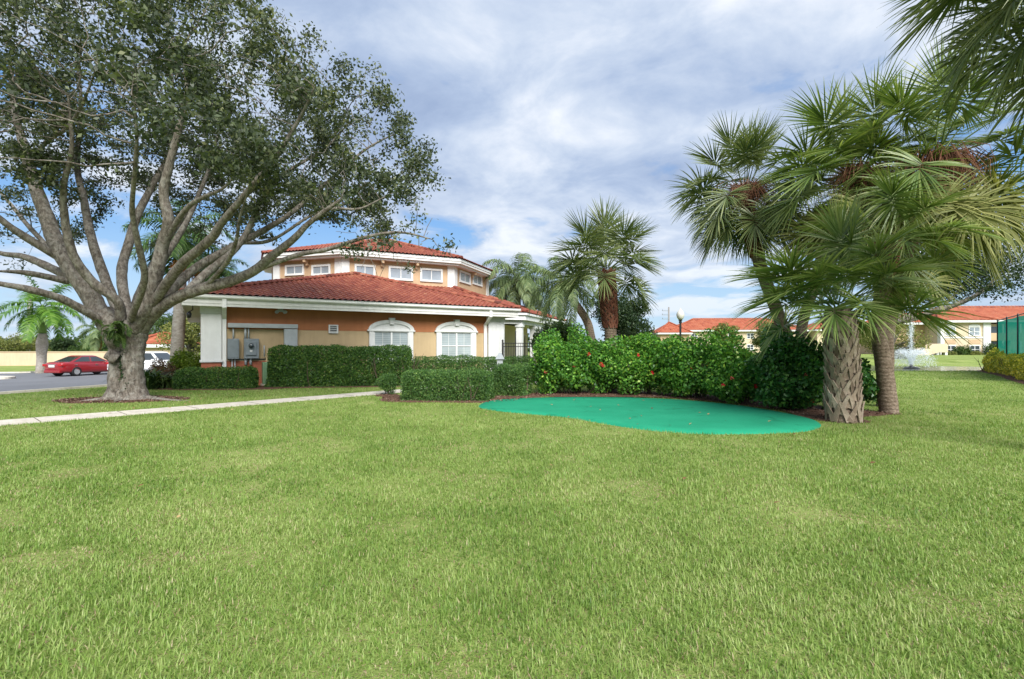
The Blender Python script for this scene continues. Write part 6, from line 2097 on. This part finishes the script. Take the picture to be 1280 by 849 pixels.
def spray(name, n, vz, vr, size, spread, frac=1.0):
    t = r.random(n) ** 0.8
    az = r.random(n) * 6.283
    v0 = vz * r.uniform(0.9, 1.05, n); vh = vr * r.uniform(0.75, 1.1, n)
    tf = 2 * v0 / 9.81 * frac
    tt = t * tf
    p = np.column_stack([fx[0] + np.cos(az) * vh * tt, fx[1] + np.sin(az) * vh * tt, fz + 0.2 + v0 * tt - 4.9 * tt ** 2])
    p += r.normal(size=(n, 3)) * spread * (0.3 + t)[:, None]
    p = p[p[:, 2] > fz]
    link(name, leaf_mesh(name, p, size, size * 0.6, M['spray'], None, 0, 5), ft, False)


spray('tall_jet', 1500, 8.3, 0.10, 0.06, 0.05)
spray('spray_ring', 5200, 4.9, 1.6, 0.06, 0.09)
spray('spray_mist', 2500, 3.0, 2.4, 0.04, 0.25)
mb = MB(); mb.lathe([(0.0, -0.1), (0.5, -0.1), (0.55, 0.02), (0.4, 0.12), (0.12, 0.16), (0.08, 0.3), (0.0, 0.3)], fx * [1, 1, 0] + [0, 0, fz], 20); mb.build('float', M['black'], ft, smooth=False)

# ------------------------------------------------------------------ vehicles
M['red_paint'] = surf('red_car_paint', (0.235, 0.005, 0.009), 0.25, 0.03, 1, spec=0.6, coat=0.8)
M['white_paint'] = surf('white_car_paint', (0.72, 0.72, 0.72), 0.3, 0.03, 1, spec=0.5, coat=0.6)
M['car_glass'] = glassmat('car_glass', (0.035, 0.045, 0.05), 0.04)
M['tyre'] = surf('tyre', (0.018, 0.018, 0.019), 0.85, 0.1, 8)
M['rim'] = surf('alloy', (0.55, 0.56, 0.57), 0.3, 0.05, 3, metal=0.6)
M['tail'] = surf('tail_lamp', (0.35, 0.01, 0.012), 0.15, 0.05, 2, spec=0.6)
M['chrome'] = surf('chrome', (0.7, 0.7, 0.7), 0.15, 0.03, 3, metal=0.9)


def loft(mb, st, sec):
    """st: stations; sec(station) -> half section points (y, z) bottom to top; mirrored"""
    rings = []
    for s in st:
        h = sec(s)
        rings.append([(s[0], y, z) for y, z in h] + [(s[0], -y, z) for y, z in h[::-1]])
    n = len(rings[0]); vs = [p for q in rings for p in q]
    fs = [(k * n + i, k * n + (i + 1) % n, (k + 1) * n + (i + 1) % n, (k + 1) * n + i) for k in range(len(rings) - 1) for i in range(n)]
    fs += [tuple(range(n))[::-1], tuple((len(rings) - 1) * n + i for i in range(n))]
    mb.add(vs, fs)


def vehicle(name, loc, rz, label, cat, paint, st, green, wheels, wr, rear=True, pickup=False):
    root = empty(name, loc, label, cat, None, rz)
    mb = MB()

    def sec(s):
        x, w, zb, zs = s
        return [(w * 0.55, zb - 0.02), (w * 0.93, zb), (w, zb + 0.14), (w * 1.0, (zb + zs) / 2 + 0.05), (w * 0.965, zs - 0.10), (w * 0.89, zs - 0.015), (w * 0.6, zs + 0.012), (w * 0.2, zs + 0.02)]
    loft(mb, st, sec)
    body = mb.build('body', M[paint], root, local=True, smooth=True)
    sub = body.modifiers.new('smooth', 'SUBSURF'); sub.levels = sub.render_levels = 1
    # greenhouse: base outline to roof outline
    (xb0, xb1, wb, zb), (xt0, xt1, wt, zt) = green
    B4 = [np.array(q) for q in [(xb0, -wb, zb), (xb1, -wb, zb), (xb1, wb, zb), (xb0, wb, zb)]]
    T4 = [np.array(q) for q in [(xt0, -wt, zt), (xt1, -wt, zt), (xt1, wt, zt), (xt0, wt, zt)]]
    mb = MB()
    mid = [T4[i] * 0.5 + T4[(i + 1) % 4] * 0.5 for i in range(4)]
    mb.add(B4 + T4, [(0, 1, 5, 4), (1, 2, 6, 5), (2, 3, 7, 6), (3, 0, 4, 7)])
    top = [T4[0], T4[1], T4[2], T4[3]]
    c = sum(T4) / 4 + np.array([0, 0, 0.06]); ins = [t_ * 0.75 + c * 0.25 + np.array([0, 0, 0.035]) for t_ in T4]
    mb.add(top + ins, [(0, 1, 5, 4), (1, 2, 6, 5), (2, 3, 7, 6), (3, 0, 4, 7), (4, 5, 6, 7)])
    mb.build('cabin', M[paint], root, local=True, bevel=0.02)

    def pane(i, a, b_, lo=0.1, hi=0.9):
        p, q, s, t_ = B4[i], B4[(i + 1) % 4], T4[(i + 1) % 4], T4[i]
        def pt(u, w): return (p * (1 - u) + q * u) * (1 - w) + (t_ * (1 - u) + s * u) * w
        nn = np.cross(q - p, t_ - p); nn /= np.linalg.norm(nn)
        if nn @ ((p + s) / 2 - (sum(B4) + sum(T4)) / 8) < 0: nn = -nn
        mb = MB(); mb.prism([pt(a, lo) + nn * 0.004, pt(b_, lo) + nn * 0.004, pt(b_, hi) + nn * 0.004, pt(a, hi) + nn * 0.004], nn * 0.008)
        mb.build('window', M['car_glass'], root, local=True)
    for i in (0, 2): pane(i, 0.07, 0.49); pane(i, 0.53, 0.93)
    pane(1, 0.07, 0.93); pane(3, 0.07, 0.93)
    for x, y in wheels:
        sgn = 1 if y > 0 else -1
        ax = [np.array([1.0, 0, 0]), np.array([0, 0, 1.0]), np.array([0, float(sgn), 0])]
        mb = MB(); mb.lathe([(wr * 0.62, -0.11), (wr * 0.95, -0.11), (wr, -0.07), (wr, 0.07), (wr * 0.95, 0.11), (wr * 0.66, 0.11), (wr * 0.62, 0.06)], (x, y, wr), 28, 0, ax)
        wh = mb.build('wheel', M['tyre'], root, local=True, smooth=True)
        mb = MB(); mb.lathe([(wr * 0.66, 0.09), (wr * 0.58, 0.095), (wr * 0.56, 0.04), (0.0, 0.04)], (x, y, wr), 28, 0, ax)
        for k in range(6):
            a = 2 * PI * k / 6; d = np.array([math.cos(a), 0, math.sin(a)]); e = np.array([-math.sin(a), 0, math.cos(a)])
            mb.box(np.array([x, y + sgn * 0.075, wr]) + d * wr * 0.3, (wr * 0.58, wr * 0.16, 0.035), [d, e, np.array([0, 1.0, 0])])
        mb.lathe([(wr * 0.15, 0.095), (0, 0.1)], (x, y, wr), 16, 0, ax)
        rm = mb.build('rim', M['rim'], wh, local=True)
        mb = MB(); mb.lathe([(wr * 1.1, -0.16), (wr * 1.1, 0.028), (wr * 1.03, 0.03), (wr * 1.0, -0.1), (0, -0.12)], (x, y, wr + 0.02), 28, 0, ax); mb.build('wheel_arch', M['black'], root, local=True)
    xr = st[0][0]; xf = st[-1][0]; w0 = st[1][1]
    for s in (-1, 1):
        mb = MB(); mb.box((xr + 0.14, s * w0 * 0.80, st[1][3] - 0.2), (0.28, 0.34, 0.17)); mb.build('tail_light', M['tail'], root, local=True, bevel=0.03)
        mb = MB(); mb.box((xf - 0.22, s * st[-2][1] * 0.80, st[-2][3] - 0.10), (0.34, 0.3, 0.13)); mb.build('headlight', M['rim'], root, local=True, bevel=0.03)
        mb = MB(); mb.box((xb1 - 0.35, s * (wb + 0.17), zb + 0.06), (0.12, 0.2, 0.15)); mb.build('mirror', M[paint], root, local=True, bevel=0.03)
        for q in (0.05, 0.55):
            mb = MB(); mb.box((xb0 * (1 - q) + xb1 * q + 0.2, s * (st[4][1] + 0.006), zb - 0.17), (0.2, 0.03, 0.035)); mb.build('door_handle', M['chrome'], root, local=True)
    mb = MB(); mb.box((xr - 0.012, 0, st[1][3] - 0.26), (0.03, 0.5, 0.16)); mb.build('licence_plate', M['white'], root, local=True)
    mb = MB(); mb.box((xr + 0.03, 0, st[1][3] - 0.14), (0.06, 0.7, 0.035)); mb.build('trunk_trim', M['chrome'], root, local=True)
    mb = MB(); mb.box((xr + 0.10, 0, st[1][2] + 0.05), (0.24, w0 * 1.7, 0.2)); mb.build('bumper', M[paint], root, local=True, bevel=0.05)
    return root


sed = [(-2.44, .70, .42, .86), (-2.32, .84, .30, 1.00), (-1.9, .90, .24, 1.04), (-1.2, .925, .21, 1.01), (-0.2, .93, .20, .98), (0.8, .925, .20, .97), (1.5, .91, .21, .92), (2.05, .86, .25, .82), (2.36, .74, .32, .70), (2.46, .6, .4, .62)]
p = at(108, 434, 38.6)
vehicle('sedan_car', (p[0], 38.6, -0.49), math.radians(79), 'dark red sedan parked on the asphalt beyond the big tree', 'car', 'red_paint', sed,
        ((-1.85, 1.15, .80, .98), (-.85, .25, .60, 1.42)), [(-1.42, -.82), (-1.42, .82), (1.42, -.82), (1.42, .82)], 0.335)
pk = [(-2.8, .85, .55, 1.05), (-2.7, .95, .48, 1.12), (-2.0, .97, .45, 1.12), (-1.0, .98, .42, 1.12), (0, .98, .42, 1.12), (1.0, .98, .42, 1.12), (1.8, .97, .44, 1.10), (2.4, .93, .48, 1.06), (2.7, .86, .52, .98), (2.78, .8, .56, .92)]
p = at(180, 434, 37.5)
vehicle('pickup_truck', (p[0] + 0.5, 37.5, -0.49), math.radians(-8), 'white pickup truck parked between the big tree and the grey palm', 'truck', 'white_paint', pk,
        ((-1.3, 1.45, .86, 1.1), (-1.0, .72, .70, 1.72)), [(-1.75, -.86), (-1.75, .86), (1.75, -.86), (1.75, .86)], 0.39)
